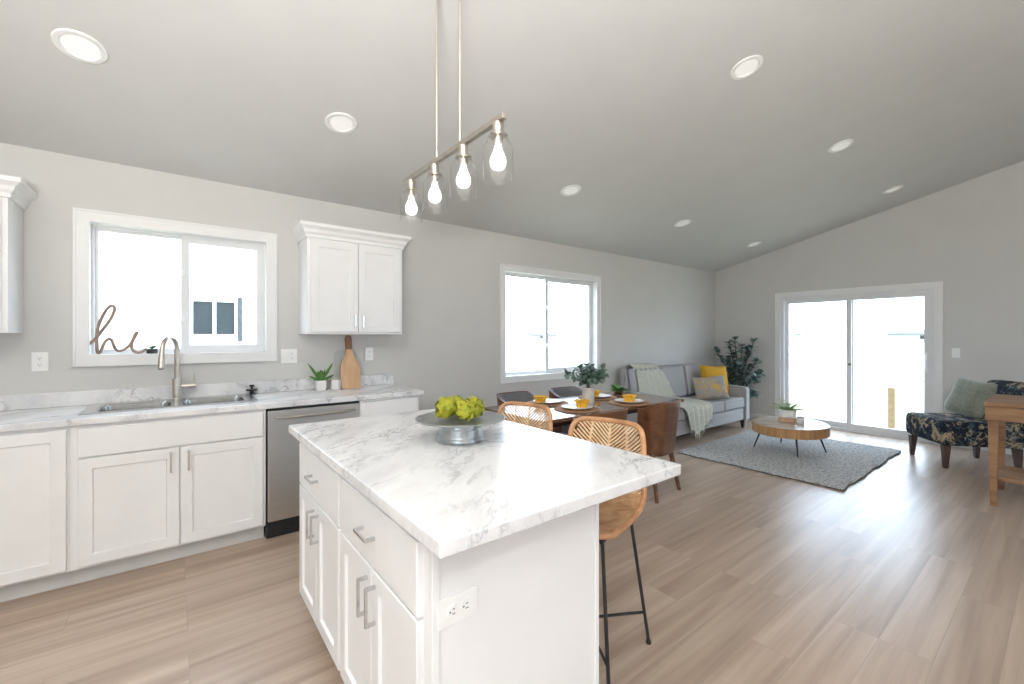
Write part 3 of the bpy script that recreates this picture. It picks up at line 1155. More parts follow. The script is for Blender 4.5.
# wall plates -----------------------------------------------------
def receptacle(parent, c, u, v, n):
    c, u, v, n = Vector(c), Vector(u), Vector(v), Vector(n)
    mat = Matrix((u, v, n)).transposed().to_4x4()
    mat.translation = c
    k = new()
    loops = [[(0.0165 * sx, 0.0135 * sy) for sx, sy in ((1, 0.55), (0.7, 1), (-0.7, 1), (-1, 0.55), (-1, -0.55), (-0.7, -1), (0.7, -1), (1, -0.55))]]
    prism(k, loops[0], lambda p: mat @ Vector((p[0], p[1], 0.0)), lambda p: mat @ Vector((p[0], p[1], 0.003)))
    f = obj('socket', k, 'plastic', parent, smooth=False)
    k = new()
    for sx, hh in ((-0.006, 0.0045), (0.006, 0.0035)):
        box(k, sx - 0.0011, sx + 0.0011, 0.003 - hh, 0.003 + hh, 0.0030, 0.0034, mat=mat)
    lathe_pts = [(0.0024 * math.cos(2 * PI * i / 10), -0.007 + 0.0024 * math.sin(2 * PI * i / 10)) for i in range(10)]
    prism(k, lathe_pts, lambda p: mat @ Vector((p[0], p[1], 0.0030)), lambda p: mat @ Vector((p[0], p[1], 0.0034)))
    obj('slots', k, 'slot', f, smooth=False)


def plate(label, c, u, v, n, w=0.072, h=0.117, items=(('r', 0, 0.0195), ('r', 0, -0.0195)), name='wall_outlet', cat='outlet'):
    r = thing(name, label, cat, c)
    c, u, v, n = Vector(c), Vector(u), Vector(v), Vector(n)
    mat = Matrix((u, v, n)).transposed().to_4x4()
    mat.translation = c
    k = new()
    box(k, -w / 2, w / 2, -h / 2, h / 2, 0.0, 0.006, 0.0025, 2, mat=mat)
    obj('plate', k, 'plastic', r)
    for kind, a, b in items:
        p = c + u * a + v * b + n * 0.006
        if kind == 'r':
            receptacle(r, p, u, v, n)
        else:
            k = new()
            m2 = mat.copy()
            m2.translation = p
            box(k, -0.0165, 0.0165, -0.033, 0.033, 0.0, 0.0035, 0.0015, 1, mat=m2)
            obj('rocker', k, 'plastic', r, smooth=False)


Y_ = WALL_Y
plate('white outlet on the wall left of the sink window', (-0.652, Y_, 1.198), U, VZ, NY)
plate('wide white wall plate with a rocker and an outlet, right of the sink window', (0.729, Y_, 1.195), U, VZ, NY, 0.118, 0.117,
      (('s', -0.023, 0), ('r', 0.023, 0.0195), ('r', 0.023, -0.0195)))
plate('white outlet on the wall right of the wooden cutting board', (1.381, Y_, 1.196), U, VZ, NY)
plate('white light switch on the far wall right of the patio door', (FAR_X, 0.866, 1.153), (0, -1, 0), VZ, (-1, 0, 0), items=(('s', 0, 0),), name='light_switch', cat='switch')

# ------------------------------------------------------------------ island
IX, IY0, IY1 = 0.494, 0.955, 2.318
r = thing('kitchen_island', 'white kitchen island cabinet with drawers and shaker doors in the foreground', 'kitchen island', (0.72, 1.6, 0))
k = new()
prism(k, [(IX, 0.102), (IX, 0.874), (1.083, 0.874), (1.083, 0.0), (IX + 0.075, 0.0), (IX + 0.075, 0.102)], lambda p: (p[0], IY0 + 0.012, p[1]), lambda p: (p[0], IY1, p[1]))
obj('body', k, 'cab', r, smooth=False)
k = new()
box(k, IX + 0.022, 1.084, IY0, IY0 + 0.0115, 0.0, 0.874, 0.0)
obj('end_panel', k, 'cab', r, smooth=False)
k = new()
box(k, IX - 0.001, IX + 0.0215, IY0 - 0.004, IY0 + 0.0115, 0.0, 0.874, 0.002, 1)
obj('corner_strip', k, 'cab', r, smooth=False)
k = new()
box(k, 1.0842, 1.100, IY0 - 0.006, IY1, 0.0, 0.874, 0.002, 1)
obj('back_panel', k, 'cab', r, smooth=False)
NX = (-1, 0, 0)
UY = (0, -1, 0)
GRP = ((2.285, 1.655), (1.632, 0.998))
for ya, yb in GRP:
    w = ya - yb
    door(r, (IX, ya, 0.648), UY, VZ, NX, w, 0.190, name='drawer', rail=0, pull=((IX - 0.019, (ya + yb) / 2 + 0.02, 0.742), (0, 1, 0), 0.105))
    dw = (w - 0.004) / 2
    ym = (ya + yb) / 2
    door(r, (IX, ya, 0.118), UY, VZ, NX, dw, 0.522, rail=0.055, pull=((IX - 0.019, ym + 0.034, 0.545), (0, 0, 1), 0.118))
    door(r, (IX, ym - 0.002, 0.118), UY, VZ, NX, dw, 0.522, rail=0.055, pull=((IX - 0.019, ym - 0.034, 0.545), (0, 0, 1), 0.118))
k = new()
box(k, 0.4435, 1.370, 0.818, 2.372, 0.876, 0.914, 0.005, 3)
tag(obj('island_worktop', k, 'marble'), 'white marble-look worktop lying on the kitchen island', 'worktop')
plate('white double outlet set sideways in the island end panel under the worktop', (0.567, IY0, 0.664), (0, 0, 1), (1, 0, 0), (0, -1, 0), name='wall_outlet')

# ------------------------------------------------------------------ things on the worktop and sill
r = thing('hydrangea_stand', 'round galvanised metal cake stand on the island', 'cake stand', (0.955, 1.585, 0.9142))
r.name = 'cake_stand'
cx, cy, cz = 0.955, 1.585, 0.9142
k = new()
prof = [(0, 0), (0.094, 0), (0.098, 0.003)]
for i in range(13):
    t = i / 12
    prof.append((0.095 - 0.006 * t + 0.0011 * math.sin(t * PI * 10), 0.005 + 0.066 * t))
prof += [(0.086, 0.076), (0.096, 0.080), (0.0, 0.080)]
lathe(k, prof, 48, (cx, cy, cz))
obj('base', k, 'galv', r)
k = new()
lathe(k, [(0, 0.0805), (0.10, 0.0805), (0.178, 0.087), (0.188, 0.091), (0.190, 0.094), (0.187, 0.0965), (0.176, 0.092), (0.10, 0.0865), (0, 0.0865)], 56, (cx, cy, cz))
obj('plate', k, 'galv', r)


def flower_head(name, label, c, rad, seed, group):
    rnd = random.Random(seed)
    r = thing(name, label, 'flower', (c[0], c[1], c[2] - rad), group)
    k = new()
    ball(k, c, rad * 0.74, 2)
    obj('core', k, 'lime_core', r)
    k = new()
    N = 84
    for i in range(N):
        z = 1 - 2 * (i + 0.5) / N
        a = i * 2.39996
        q = math.sqrt(max(0, 1 - z * z))
        d = Vector((q * math.cos(a), q * math.sin(a), z))
        if d.z < -0.72:
            continue
        t = d.orthogonal().normalized()
        t.rotate(Matrix.Rotation(rnd.uniform(0, 2 * PI), 3, d))
        ln = rad * rnd.uniform(0.40, 0.58)
        base = Vector(c) + d * rad * 0.70 - t * ln * 0.40
        leaf(k, base, t + d * rnd.uniform(0.35, 1.1), d, ln, ln * 0.80, 0.25, -0.12, True)
    o = obj('petals', k, 'lime', r, angle=60)
    return r


G = 'lime flower heads on the cake stand'
pz = 0.9142 + 0.0868
for i, (dx, dy, rad, lab) in enumerate(((-0.060, 0.022, 0.053, 'lime flower head at the left of the bunch on the cake stand'),
                                        (-0.012, -0.066, 0.052, 'lime flower head at the front of the bunch on the cake stand'),
                                        (0.055, -0.014, 0.053, 'lime flower head at the right of the bunch on the cake stand'),
                                        (0.018, 0.070, 0.050, 'lime flower head at the back of the bunch on the cake stand'))):
    flower_head('flower_head', lab, (cx + dx, cy + dy, pz + rad * 0.90), rad, 11 + i, G)

# script sign on the window sill
# (x, height) of the pen stroke
H = [(-0.439, 0.058), (-0.421, 0.076), (-0.401, 0.103), (-0.378, 0.145), (-0.354, 0.186), (-0.332, 0.231), (-0.318, 0.273), (-0.315, 0.299), (-0.324, 0.312), (-0.339, 0.307), (-0.356, 0.283), (-0.371, 0.248),
     (-0.385, 0.207), (-0.396, 0.161), (-0.401, 0.111), (-0.401, 0.066), (-0.399, 0.023), (-0.394, 0.0), (-0.381, 0.014), (-0.37, 0.053), (-0.356, 0.082), (-0.342, 0.093), (-0.329, 0.082), (-0.322, 0.057),
     (-0.313, 0.03), (-0.299, 0.014), (-0.278, 0.016), (-0.254, 0.034), (-0.232, 0.065), (-0.215, 0.103), (-0.2, 0.141), (-0.213, 0.119), (-0.225, 0.084), (-0.231, 0.048), (-0.225, 0.02), (-0.209, 0.003),
     (-0.187, 0.001), (-0.167, 0.013), (-0.153, 0.028)]
SY = WALL_Y + 0.016
pts = [Vector((x, SY, W1[2] + 0.0125 + 0.0095 + z)) for x, z in H]
# smooth the stroke
sm = []
for i in range(len(pts) - 1):
    p0, p1, p2, p3 = pts[max(0, i - 1)], pts[i], pts[i + 1], pts[min(len(pts) - 1, i + 2)]
    for s in range(4):
        t = s / 4
        sm.append(0.5 * ((2 * p1) + (p2 - p0) * t + (2 * p0 - 5 * p1 + 4 * p2 - p3) * t * t + (3 * p1 - p0 - 3 * p2 + p3) * t ** 3))
sm.append(pts[-1])
k = new()
tube(k, sm, 0.0092, 8)
tag(obj('script_sign', k, 'sign_wood'), 'brown wooden handwritten word sign reading hi on the window sill', 'sign')


def rosette(bm, c, n, L, W, seed, up=0.7, round_=False):
    rnd = random.Random(seed)
    for i in range(n):
        a = 2 * PI * i / n + rnd.uniform(-0.3, 0.3)
        leaf(bm, c, (math.cos(a), math.sin(a), up * rnd.uniform(0.4, 1.3)), (0, 0, 1), L * rnd.uniform(0.7, 1.1), W, 0.25, 0.15, round_)


c = Vector((-0.125, WALL_Y + 0.036, W1[2] + 0.0125))
r = thing('potted_succulent', 'tiny green succulent in a dark pot on the window sill beside the hi sign', 'potted plant', c)
k = new()
lathe(k, [(0, 0), (0.024, 0), (0.030, 0.004), (0.031, 0.032), (0.028, 0.032), (0.027, 0.028), (0, 0.028)], 20, c)
obj('pot', k, 'charcoal', r)
k = new()
rosette(k, c + Vector((0, 0, 0.029)), 11, 0.050, 0.020, 3, 0.9)
obj('leaves', k, 'leaf', r)

c = Vector((0.462, 3.812, 0.9142))
r = thing('sink_stopper', 'small black sink stopper with a knob standing on the worktop right of the sink', 'stopper', c)
k = new()
lathe(k, [(0, 0), (0.026, 0), (0.026, 0.004), (0.013, 0.010), (0.012, 0.026), (0.037, 0.030), (0.040, 0.035), (0.037, 0.040), (0, 0.041)], 28, c)
obj('plug', k, 'dwblack', r)
k = new()
lathe(k, [(0, 0.0412), (0.008, 0.0412), (0.007, 0.055), (0.016, 0.060), (0.018, 0.067), (0.014, 0.073), (0, 0.074)], 20, c)
obj('knob', k, 'dwblack', r)

c = Vector((0.945, 3.772, 0.9142))
r = thing('potted_plant', 'small green leafy plant in a white square pot left of the cutting board', 'potted plant', c)
k = new()
loops_bm(k, [(rr(c.x, c.y, 0.034, 0.034, 0.008), 0.9142), (rr(c.x, c.y, 0.038, 0.038, 0.009), 0.9142 + 0.080), (rr(c.x, c.y, 0.033, 0.033, 0.007), 0.9142 + 0.080), (rr(c.x, c.y, 0.032, 0.032, 0.007), 0.9142 + 0.068)], True, True)
obj('pot', k, 'ceramic', r)
k = new()
box(k, c.x - 0.030, c.x + 0.030, c.y - 0.030, c.y + 0.030, 0.975, 0.9815, 0.002, 1)
obj('soil', k, 'soil', r)
k = new()
b = c + Vector((0, 0, 0.068))
for i in range(15):
    a = i * 2.399
    rnd = random.Random(i + 40)
    o = rnd.uniform(0.25, 0.95)
    leaf(k, b + Vector((0.012 * math.cos(a), 0.012 * math.sin(a), 0)), (o * math.cos(a), o * math.sin(a), 1.0), (-math.cos(a), -math.sin(a), 0.4), rnd.uniform(0.065, 0.10), 0.046, -0.35, 0.10, True)
for (dx, dy, dzz, L, W_) in ((-0.60, 0.05, 1.0, 0.185, 0.026), (0.62, -0.1, 1.0, 0.185, 0.026), (-0.95, -0.1, 0.55, 0.11, 0.024), (1.0, 0.0, 0.5, 0.12, 0.024)):
    leaf(k, b, (dx, dy, dzz), (0.3, -1, 0.2), L, W_, 0.05, 0.12)
obj('leaves', k, 'leaf', r)

c = Vector((1.062, 3.766, 0.9142))
r = thing('ceramic_jar', 'small white ceramic jar with grey lid between the little plant and the cutting board', 'jar', c)
k = new()
lathe(k, [(0, 0), (0.036, 0), (0.039, 0.004), (0.039, 0.074), (0.036, 0.077), (0, 0.077)], 28, c)
obj('body', k, 'ceramic', r)
k = new()
lathe(k, [(0, 0.0772), (0.038, 0.0772), (0.039, 0.080), (0.037, 0.084), (0, 0.085)], 28, c)
obj('lid', k, 'ceramic_grey', r)

# cutting boards leaning on the wall
def lean(c, ang):
    m = Matrix.Rotation(-ang, 4, 'X')
    m.translation = c
    return m


prof = [(-0.072, 0.0), (0.072, 0.0), (0.080, 0.012), (0.082, 0.10), (0.081, 0.185), (0.070, 0.222), (0.047, 0.262), (0.030, 0.300), (0.026, 0.335),
        (-0.026, 0.335), (-0.030, 0.300), (-0.047, 0.262), (-0.070, 0.222), (-0.081, 0.185), (-0.082, 0.10), (-0.080, 0.012)]
c = Vector((1.187, 3.752, 0.9148))
mat = lean(c, math.atan2(0.085, 0.44))
r = thing('cutting_board', 'wooden paddle cutting board with dark handle leaning on the backsplash', 'cutting board', c)
k = new()
prism(k, prof, lambda p: mat @ Vector((p[0], 0, p[1])), lambda p: mat @ Vector((p[0], 0.016, p[1])))
obj('blade', k, 'oak', r, smooth=False)
k = new()
prism(k, [(-0.026, 0.3355), (0.026, 0.3355), (0.027, 0.42), (0.023, 0.448), (0.012, 0.456), (-0.012, 0.456), (-0.023, 0.448), (-0.027, 0.42)], lambda p: mat @ Vector((p[0], -0.001, p[1])), lambda p: mat @ Vector((p[0], 0.017, p[1])))
obj('handle', k, 'handle_wood', r, smooth=False)
c2 = Vector((1.168, 3.792, 0.9146))
mat2 = lean(c2, math.atan2(0.075, 0.37))
k = new()
pts = rr(0, 0.165, 0.098, 0.165, 0.05, 6)
prism(k, pts, lambda p: mat2 @ Vector((p[0], 0, p[1])), lambda p: mat2 @ Vector((p[0], 0.006, p[1])))
tag(obj('glass_board', k, 'board_glass', smooth=False), 'clear rounded glass board standing behind the wooden cutting board', 'cutting board')

# ------------------------------------------------------------------ pendant light and ceiling lights
PX, PZ = 0.93, 2.14
r = thing('pendant_light', 'brushed nickel linear pendant with four clear glass shades above the island', 'pendant light', (PX, 1.66, PZ))
k = new()
box(k, PX - 0.011, PX + 0.011, 1.238, 2.105, PZ - 0.011, PZ + 0.011, 0.002, 1)
obj('bar', k, 'nickel', r)
for y in (1.748, 1.548):
    k = new()
    tube(k, [(PX, y, PZ + 0.0115), (PX, y, ceil_z(1.66) - 0.035)], 0.0055, 10)
    tube(k, [(PX, y, PZ + 0.0115), (PX, y, PZ + 0.05)], 0.008, 10)
    obj('rod', k, 'nickel', r)
k = new()
an = -math.atan(SLOPE)
mt = Matrix.Rotation(an, 4, 'X')
mt.translation = Vector((PX, 1.66, ceil_z(1.66) - 0.001))
box(k, -0.06, 0.06, -0.17, 0.17, -0.034, -0.001, 0.006, 2, mat=mt)
obj('ceiling_plate', k, 'nickel', r)
for y in (2.014, 1.767, 1.520, 1.280):
    k = new()
    z0 = PZ - 0.0115
    lathe(k, [(0, 0), (0.019, 0), (0.020, -0.004), (0.020, -0.040), (0.034, -0.043), (0.036, -0.047), (0.034, -0.052), (0.018, -0.054), (0.018, -0.078), (0, -0.080)], 24, (PX, y, z0))
    so = obj('socket', k, 'nickel', r)
    k = new()
    g = 0.0022
    out = [(0.022, -0.0545), (0.036, -0.0560), (0.038, -0.062), (0.038, -0.070), (0.046, -0.076), (0.054, -0.086), (0.0555, -0.10), (0.0555, -0.206), (0.0545, -0.2075)]
    inn = [(q - g, z) for q, z in reversed(out[3:-1])] + [(0.036, -0.062), (0.024, -0.0585)]
    lathe(k, out + inn, 40, (PX, y, z0))
    obj('glass_shade', k, 'shade', r)
    k = new()
    lathe(k, [(0, -0.0805), (0.0125, -0.082), (0.014, -0.092), (0.017, -0.104), (0.0235, -0.116), (0.0285, -0.130), (0.030, -0.142), (0.028, -0.155), (0.022, -0.165), (0.011, -0.171), (0, -0.172)], 24, (PX, y, z0))
    obj('bulb', k, 'bulb', so)

RL = [((-0.354, 2.89), 'white round ceiling light above the sink window, topmost at the left edge'),
      ((0.849, 2.89), 'white round ceiling light above the two-door wall cabinet'),
      ((2.949, 2.89), 'white round ceiling light above the dining window, just right of the pendant shades'),
      ((4.870, 2.89), 'white round ceiling light above the near end of the sofa'),
      ((6.800, 2.89), 'white round ceiling light closest to the far corner above the floor plant'),
      ((2.948, 1.30), 'white round ceiling light standing alone high on the slope, right of the pendant rods'),
      ((4.843, 1.30), 'white round ceiling light above the rug, middle of the upper row of three'),
      ((6.754, 1.30), 'white round ceiling light nearest the patio door on the upper row')]
for (x, y), lab in RL:
    r = thing('recessed_light', lab, 'ceiling light', (0, 0, 0), 'recessed ceiling lights')
    k = new()
    lathe(k, [(0.098, -0.0005), (0.096, -0.008), (0.090, -0.011), (0.074, -0.009), (0.069, -0.002), (0.069, -0.0005)], 40)
    obj('trim_ring', k, 'trim', r)
    k = new()
    lathe(k, [(0, -0.0040), (0.0685, -0.0030), (0.0685, -0.0005), (0, -0.0005)], 40)
    obj('lens', k, 'lens', r)
    r.location = (x, y, ceil_z(y))
    r.rotation_euler = (an, 0, 0)


# ------------------------------------------------------------------ bar stools
def catmull(P, t):
    n = len(P) - 1
    x = min(max(t, 0.0), 1.0) * n
    i = min(int(x), n - 1)
    t = x - i
    p0, p1, p2, p3 = P[max(0, i - 1)], P[i], P[i + 1], P[min(n, i + 2)]
    return tuple(0.5 * ((2 * b) + (c - a) * t + (2 * a - 5 * b + 4 * c - d) * t * t + (3 * b - a - 3 * c + d) * t ** 3) for a, b, c, d in zip(p0, p1, p2, p3))


# x (front -, back +), z, half width
SEATP = [(-0.205, 0.594, 0.185), (-0.12, 0.584, 0.203), (-0.02, 0.588, 0.210), (0.075, 0.606, 0.212), (0.150, 0.648, 0.208), (0.190, 0.715, 0.202), (0.215, 0.790, 0.194), (0.237, 0.870, 0.184), (0.252, 0.950, 0.172)]


def shell(u, s):
    x, z, w = catmull(SEATP, s)
    b = min(1.0, max(0.0, (s - 0.40) / 0.25))
    return Vector((x - 0.045 * b * u * u, u * w, z + 0.028 * (1 - b) * u * u * (1 if s > 0.1 else 0.6)))


def make_stool():
    r = thing('bar_stool', 'rattan bar stool with black legs, nearer of the two at the island', 'bar stool', (0, 0, 0))
    # rim
    k = new()
    pts = []
    rc = 0.36
    rs = 0.085
    def corner(cu, cs, a0):
        for i in range(7):
            a = a0 + PI / 2 * i / 6
            pts.append(shell(cu + rc * math.cos(a), cs + rs * math.sin(a)))
    for i in range(1, 8):
        pts.append(shell(-1 + rc + (2 - 2 * rc) * i / 8, 0.0))
    corner(1 - rc, rs, -PI / 2)
    for i in range(1, 16):
        pts.append(shell(1, rs + (1 - 2 * rs) * i / 16))
    corner(1 - rc, 1 - rs, 0)
    for i in range(1, 8):
        pts.append(shell(1 - rc - (2 - 2 * rc) * i / 8, 1.0))
    corner(-1 + rc, 1 - rs, PI / 2)
    for i in range(1, 16):
        pts.append(shell(-1, 1 - rs - (1 - 2 * rs) * i / 16))
    corner(-1 + rc, rs, PI)
    tube(k, pts, 0.0125, 8, closed=True)
    obj('rim', k, 'rattan', r)

    def inside(u, s):
        au = abs(u)
        if au > 0.985:
            return False
        for cs, sg in ((rs, -1), (1 - rs, 1)):
            if au > 1 - rc and (s - cs) * sg > 0:
                return ((au - 1 + rc) / rc) ** 2 + ((s - cs) / rs) ** 2 < 0.97
        return 0.005 < s < 0.995
    S0 = 0.50
    k = new()
    nsl = 19
    for i in range(-9, nsl):
        s0 = S0 + (1 - S0) * i / nsl
        for sg in (-1, 1):
            line = []
            for j in range(9):
                u = j / 8 * 0.985
                s = s0 + 0.24 * u
                if s >= S0 and inside(u, s):
                    line.append(shell(sg * u, s) + Vector((0, 0, 0)))
            if len(line) >= 2:
                tube(k, line, 0.0046, 5)
    obj('back_weave', k, 'cane', r)
    for u in (-0.5, 0.0, 0.5):
        k = new()
        tube(k, [shell(u, S0 - 0.02 + (0.985 - S0 + 0.02) * j / 8) + Vector((0.004, 0, 0)) for j in range(9)], 0.0062, 6)
        obj('back_cane', k, 'cane', r)
    k = new()
    n = 34
    for i in range(n + 1):
        s = 0.012 + (S0 + 0.01 - 0.012) * i / n
        line = [shell(-0.985 + 1.97 * j / 12, s) for j in range(13) if inside(-0.985 + 1.97 * j / 12, s)]
        if len(line) >= 2:
            tube(k, line, 0.0072, 5)
    obj('seat_weave', k, 'seat_cane', r)
    feet = {}
    for sx in (-1, 1):
        for sy in (-1, 1):
            k = new()
            top = Vector((sx * 0.150 if sx < 0 else 0.118, sy * 0.150, 0.564 if sx < 0 else 0.594))
            ft = Vector((sx * 0.203, sy * 0.203, 0.0))
            feet[(sx, sy)] = (top, ft)
            tube(k, [top, ft + Vector((0, 0, 0.012))], 0.0075, 8)
            lg = obj('leg', k, 'black', r)
            k = new()
            lathe(k, [(0, 0), (0.011, 0), (0.012, 0.008), (0.009, 0.016), (0, 0.017)], 12, ft)
            obj('foot_cap', k, 'black', lg)
    k = new()
    for sy in (-1, 1):
        a, b = feet[(-1, sy)][0], feet[(1, sy)][0]
        tube(k, [a + Vector((-0.01, 0, -0.002)), b + Vector((0.02, 0, 0.006))], 0.0075, 8)
    for sx in (-1, 1):
        a, b = feet[(sx, -1)][0], feet[(sx, 1)][0]
        tube(k, [a, b], 0.0065, 8)
    obj('seat_frame', k, 'black', r)
    for q in ((-1, -1), (-1, 1)):
        a = feet[q]
        b = feet[(-q[0], -q[1])]
        pa = a[1].lerp(a[0], 0.23)
        pb = b[1].lerp(b[0], 0.23)
        if q[1] > 0:
            pa.z += 0.006
            pb.z += 0.006
        k = new()
        tube(k, [pa, pb], 0.0062, 8)
        obj('cross_brace', k, 'black', r)
    return r


st = make_stool()
st['group'] = 'rattan bar stools'
s2 = dup(st, (1.41, 1.895, 0), math.radians(15), 'rattan bar stool beside the cake stand, only its back showing over the island')
st.location = (1.40, 1.285, 0)
st.rotation_euler = (0, 0, math.radians(15))

# ------------------------------------------------------------------ dining set
TX0, TX1, TY0, TY1, TZ = 2.06, 3.90, 2.30, 3.08, 0.75
r = thing('dining_table', 'dark walnut dining table set for four beside the dining window', 'table', (2.98, 2.69, 0))
k = new()
box(k, TX0, TX1, TY0, TY1, TZ - 0.030, TZ, 0.006, 2)
obj('tabletop', k, 'tabletop', r)
k = new()
frame = [(TX0 + 0.16, TY0 + 0.16), (TX1 - 0.16, TY0 + 0.16), (TX1 - 0.16, TY1 - 0.16), (TX0 + 0.16, TY1 - 0.16)]
inn = [(TX0 + 0.18, TY0 + 0.18), (TX1 - 0.18, TY0 + 0.18), (TX1 - 0.18, TY1 - 0.18), (TX0 + 0.18, TY1 - 0.18)]
loops_bm(k, [(frame, TZ - 0.0305), (frame, TZ - 0.10), (inn, TZ - 0.10), (inn, TZ - 0.0305)], False)
obj('apron', k, 'dark_wood', r, smooth=False)  # dark tone puts the shade under the tabletop into the apron's colour
for x in (TX0 + 0.21, TX1 - 0.21):
    for y in (TY0 + 0.21, TY1 - 0.21):
        k = new()
        loops_bm(k, [(rr(x, y, 0.018, 0.018, 0.008, 3), 0.0), (rr(x, y, 0.030, 0.030, 0.010, 3), TZ - 0.0305)], True, True)
        obj('leg', k, 'dark_wood', r)


def make_chair():
    """molded wood barrel chair, faces +y, back at -y"""
    r = thing('dining_chair', '', 'chair', (0, 0, 0))

    # plan of the shell: flat back, rounded corners, short wings (arc-length table)
    plan = [(-0.214, -0.045), (-0.217, -0.085)]
    for q in range(0, 9):
        a = PI + (PI / 2) * q / 8
        plan.append((-0.102 + 0.118 * math.cos(a), -0.132 + 0.118 * math.sin(a)))
    plan += [(-0.05, -0.252), (0.0, -0.253)]
    plan = plan + [(-x, y) for x, y in reversed(plan[:-1])]
    acc = [0.0]
    for p, q in zip(plan[:-1], plan[1:]):
        acc.append(acc[-1] + math.hypot(q[0] - p[0], q[1] - p[1]))

    def at(u):
        d = u * acc[-1]
        for i in range(len(acc) - 1):
            if d <= acc[i + 1] + 1e-9:
                t = (d - acc[i]) / max(1e-9, acc[i + 1] - acc[i])
                return plan[i][0] + (plan[i + 1][0] - plan[i][0]) * t, plan[i][1] + (plan[i + 1][1] - plan[i][1]) * t
        return plan[-1]

    def fn(rad, dzb, dzt):
        def g(u, v):
            t = 2 * u - 1
            zb = 0.385 - 0.03 * (1 - t * t) + dzb
            w = max(0.0, (abs(t) - 0.52) / 0.48)
            zt = 0.808 - 0.060 * w * w * (3 - 2 * w) + dzt
            z = zb + (zt - zb) * v
            x, y = at(u)
            R = 0.90 + 0.10 * v + rad / 0.24
            return Vector((x * R, y * R - 0.03 * v * max(0.0, -y / 0.25), z))
        return g
    k = new()
    sheet(k, fn(0.0, 0, 0), 40, 8, 0.013)
    obj('back_shell', k, 'walnut', r, angle=50)
    k = new()
    sheet(k, fn(-0.0185, 0.05, -0.006), 36, 8, 0.02)
    obj('back_pad', k, 'grey_cloth', r, angle=50)
    k = new()
    loops_bm(k, [(rr(0, 0.015, 0.18, 0.19, 0.12), 0.385), (rr(0, 0.015, 0.192, 0.205, 0.13), 0.40), (rr(0, 0.015, 0.194, 0.207, 0.13), 0.45), (rr(0, 0.015, 0.180, 0.192, 0.12), 0.472), (rr(0, 0.015, 0.11, 0.12, 0.08), 0.482)], True, True)
    obj('seat', k, 'grey_cloth', r)
    for sx in (-1, 1):
        for sy in (-1, 1):
            k = new()
            tube(k, [(sx * 0.165, sy * 0.155 + 0.0, 0.388), (sx * 0.215, sy * 0.225, 0.0)], [0.024, 0.015], 10)
            obj('leg', k, 'walnut', r)
    return r


ch = make_chair()
ch['group'] = 'curved walnut dining chairs'
dup(ch, (3.275, 2.315, 0), math.radians(8), 'walnut dining chair right of the nearer bar stool, its wooden back and legs in view')
dup(ch, (2.60, 3.11, 0), PI, 'grey padded dining chair on the window side, left of the vase')
dup(ch, (3.27, 3.11, 0), PI, 'grey padded dining chair on the window side, behind the vase')
ch.location = (2.535, 2.31, 0)
ch['label'] = 'walnut dining chair behind a rattan stool, only its top edge showing'

SET = [((2.63, 2.51), 'front left by the vase'), ((3.26, 2.46), 'front right'),
       ((2.66, 2.90), 'back left'), ((3.30, 2.87), 'back right')]
first = None
for (x, y), w in SET:
    k = new()
    lathe(k, [(0, 0), (0.188, 0), (0.190, 0.003), (0.188, 0.006), (0, 0.0065)], 40, (x, y, TZ + 0.0003))
    tag(obj('placemat', k, 'placemat'), 'round woven brown placemat on the dining table, ' + w, 'placemat', 'round placemats')
    z = TZ + 0.0070
    k = new()
    lathe(k, [(0, 0), (0.07, 0), (0.085, 0.004), (0.128, 0.016), (0.130, 0.018), (0.127, 0.0195), (0.085, 0.008), (0, 0.0065)], 40, (x, y, z))
    tag(obj('dinner_plate', k, 'ceramic'), 'white dinner plate on the dining table, ' + w, 'plate', 'dinner plates')
    # napkin gathered into a fan
    k = new()
    z += 0.0068
    ang0 = random.Random(int(x * 100 + y * 10)).uniform(0, 6)

    x += {2.63: 0.06, 2.66: -0.085, 3.30: -0.05}.get(x, 0.0)

    def fan(u, v, x=x, y=y, z=z, a0=ang0):
        a = 2 * PI * u
        h = 0.058 * v
        rad = 0.040 + 0.014 * v - 0.008 * math.sin(PI * v)
        rad *= 1 + (0.10 + 0.16 * v) * math.sin(9 * a + a0)
        return Vector((x + rad * math.cos(a) * 1.15, y + rad * math.sin(a), z + h))
    fs = sheet(k, fan, 54, 8)
    bmesh.ops.remove_doubles(k, verts=k.verts[:], dist=1e-5)
    top = k.verts.new((x, y, z + 0.045))
    be = [e for e in k.edges if len(e.link_faces) == 1 and e.verts[0].co.z > z + 0.056]
    for e in be:
        k.faces.new((e.verts[0], e.verts[1], top))
    tag(obj('folded_napkin', k, 'napkin', angle=60), 'yellow gathered napkin standing on the white plate, ' + w, 'napkin', 'yellow napkins')


def branch_leaves(bm, pts, n, L, W, rnd, round_=True, start=0.25):
    for i in range(n):
        t = start + (1 - start) * i / (n - 1)
        p = Vector(catmull(pts, t))
        q = Vector(catmull(pts, min(1, t + 0.03))) - Vector(catmull(pts, max(0, t - 0.03)))
        q = q.normalized()
        o = q.orthogonal().normalized()
        o.rotate(Matrix.Rotation(i * 2.4 + rnd.uniform(-0.4, 0.4), 3, q))
        leaf(bm, p, o + q * rnd.uniform(0.2, 0.8), (0, 0, 1), L * rnd.uniform(0.75, 1.15), W * rnd.uniform(0.8, 1.1), 0.15, 0.08, round_)


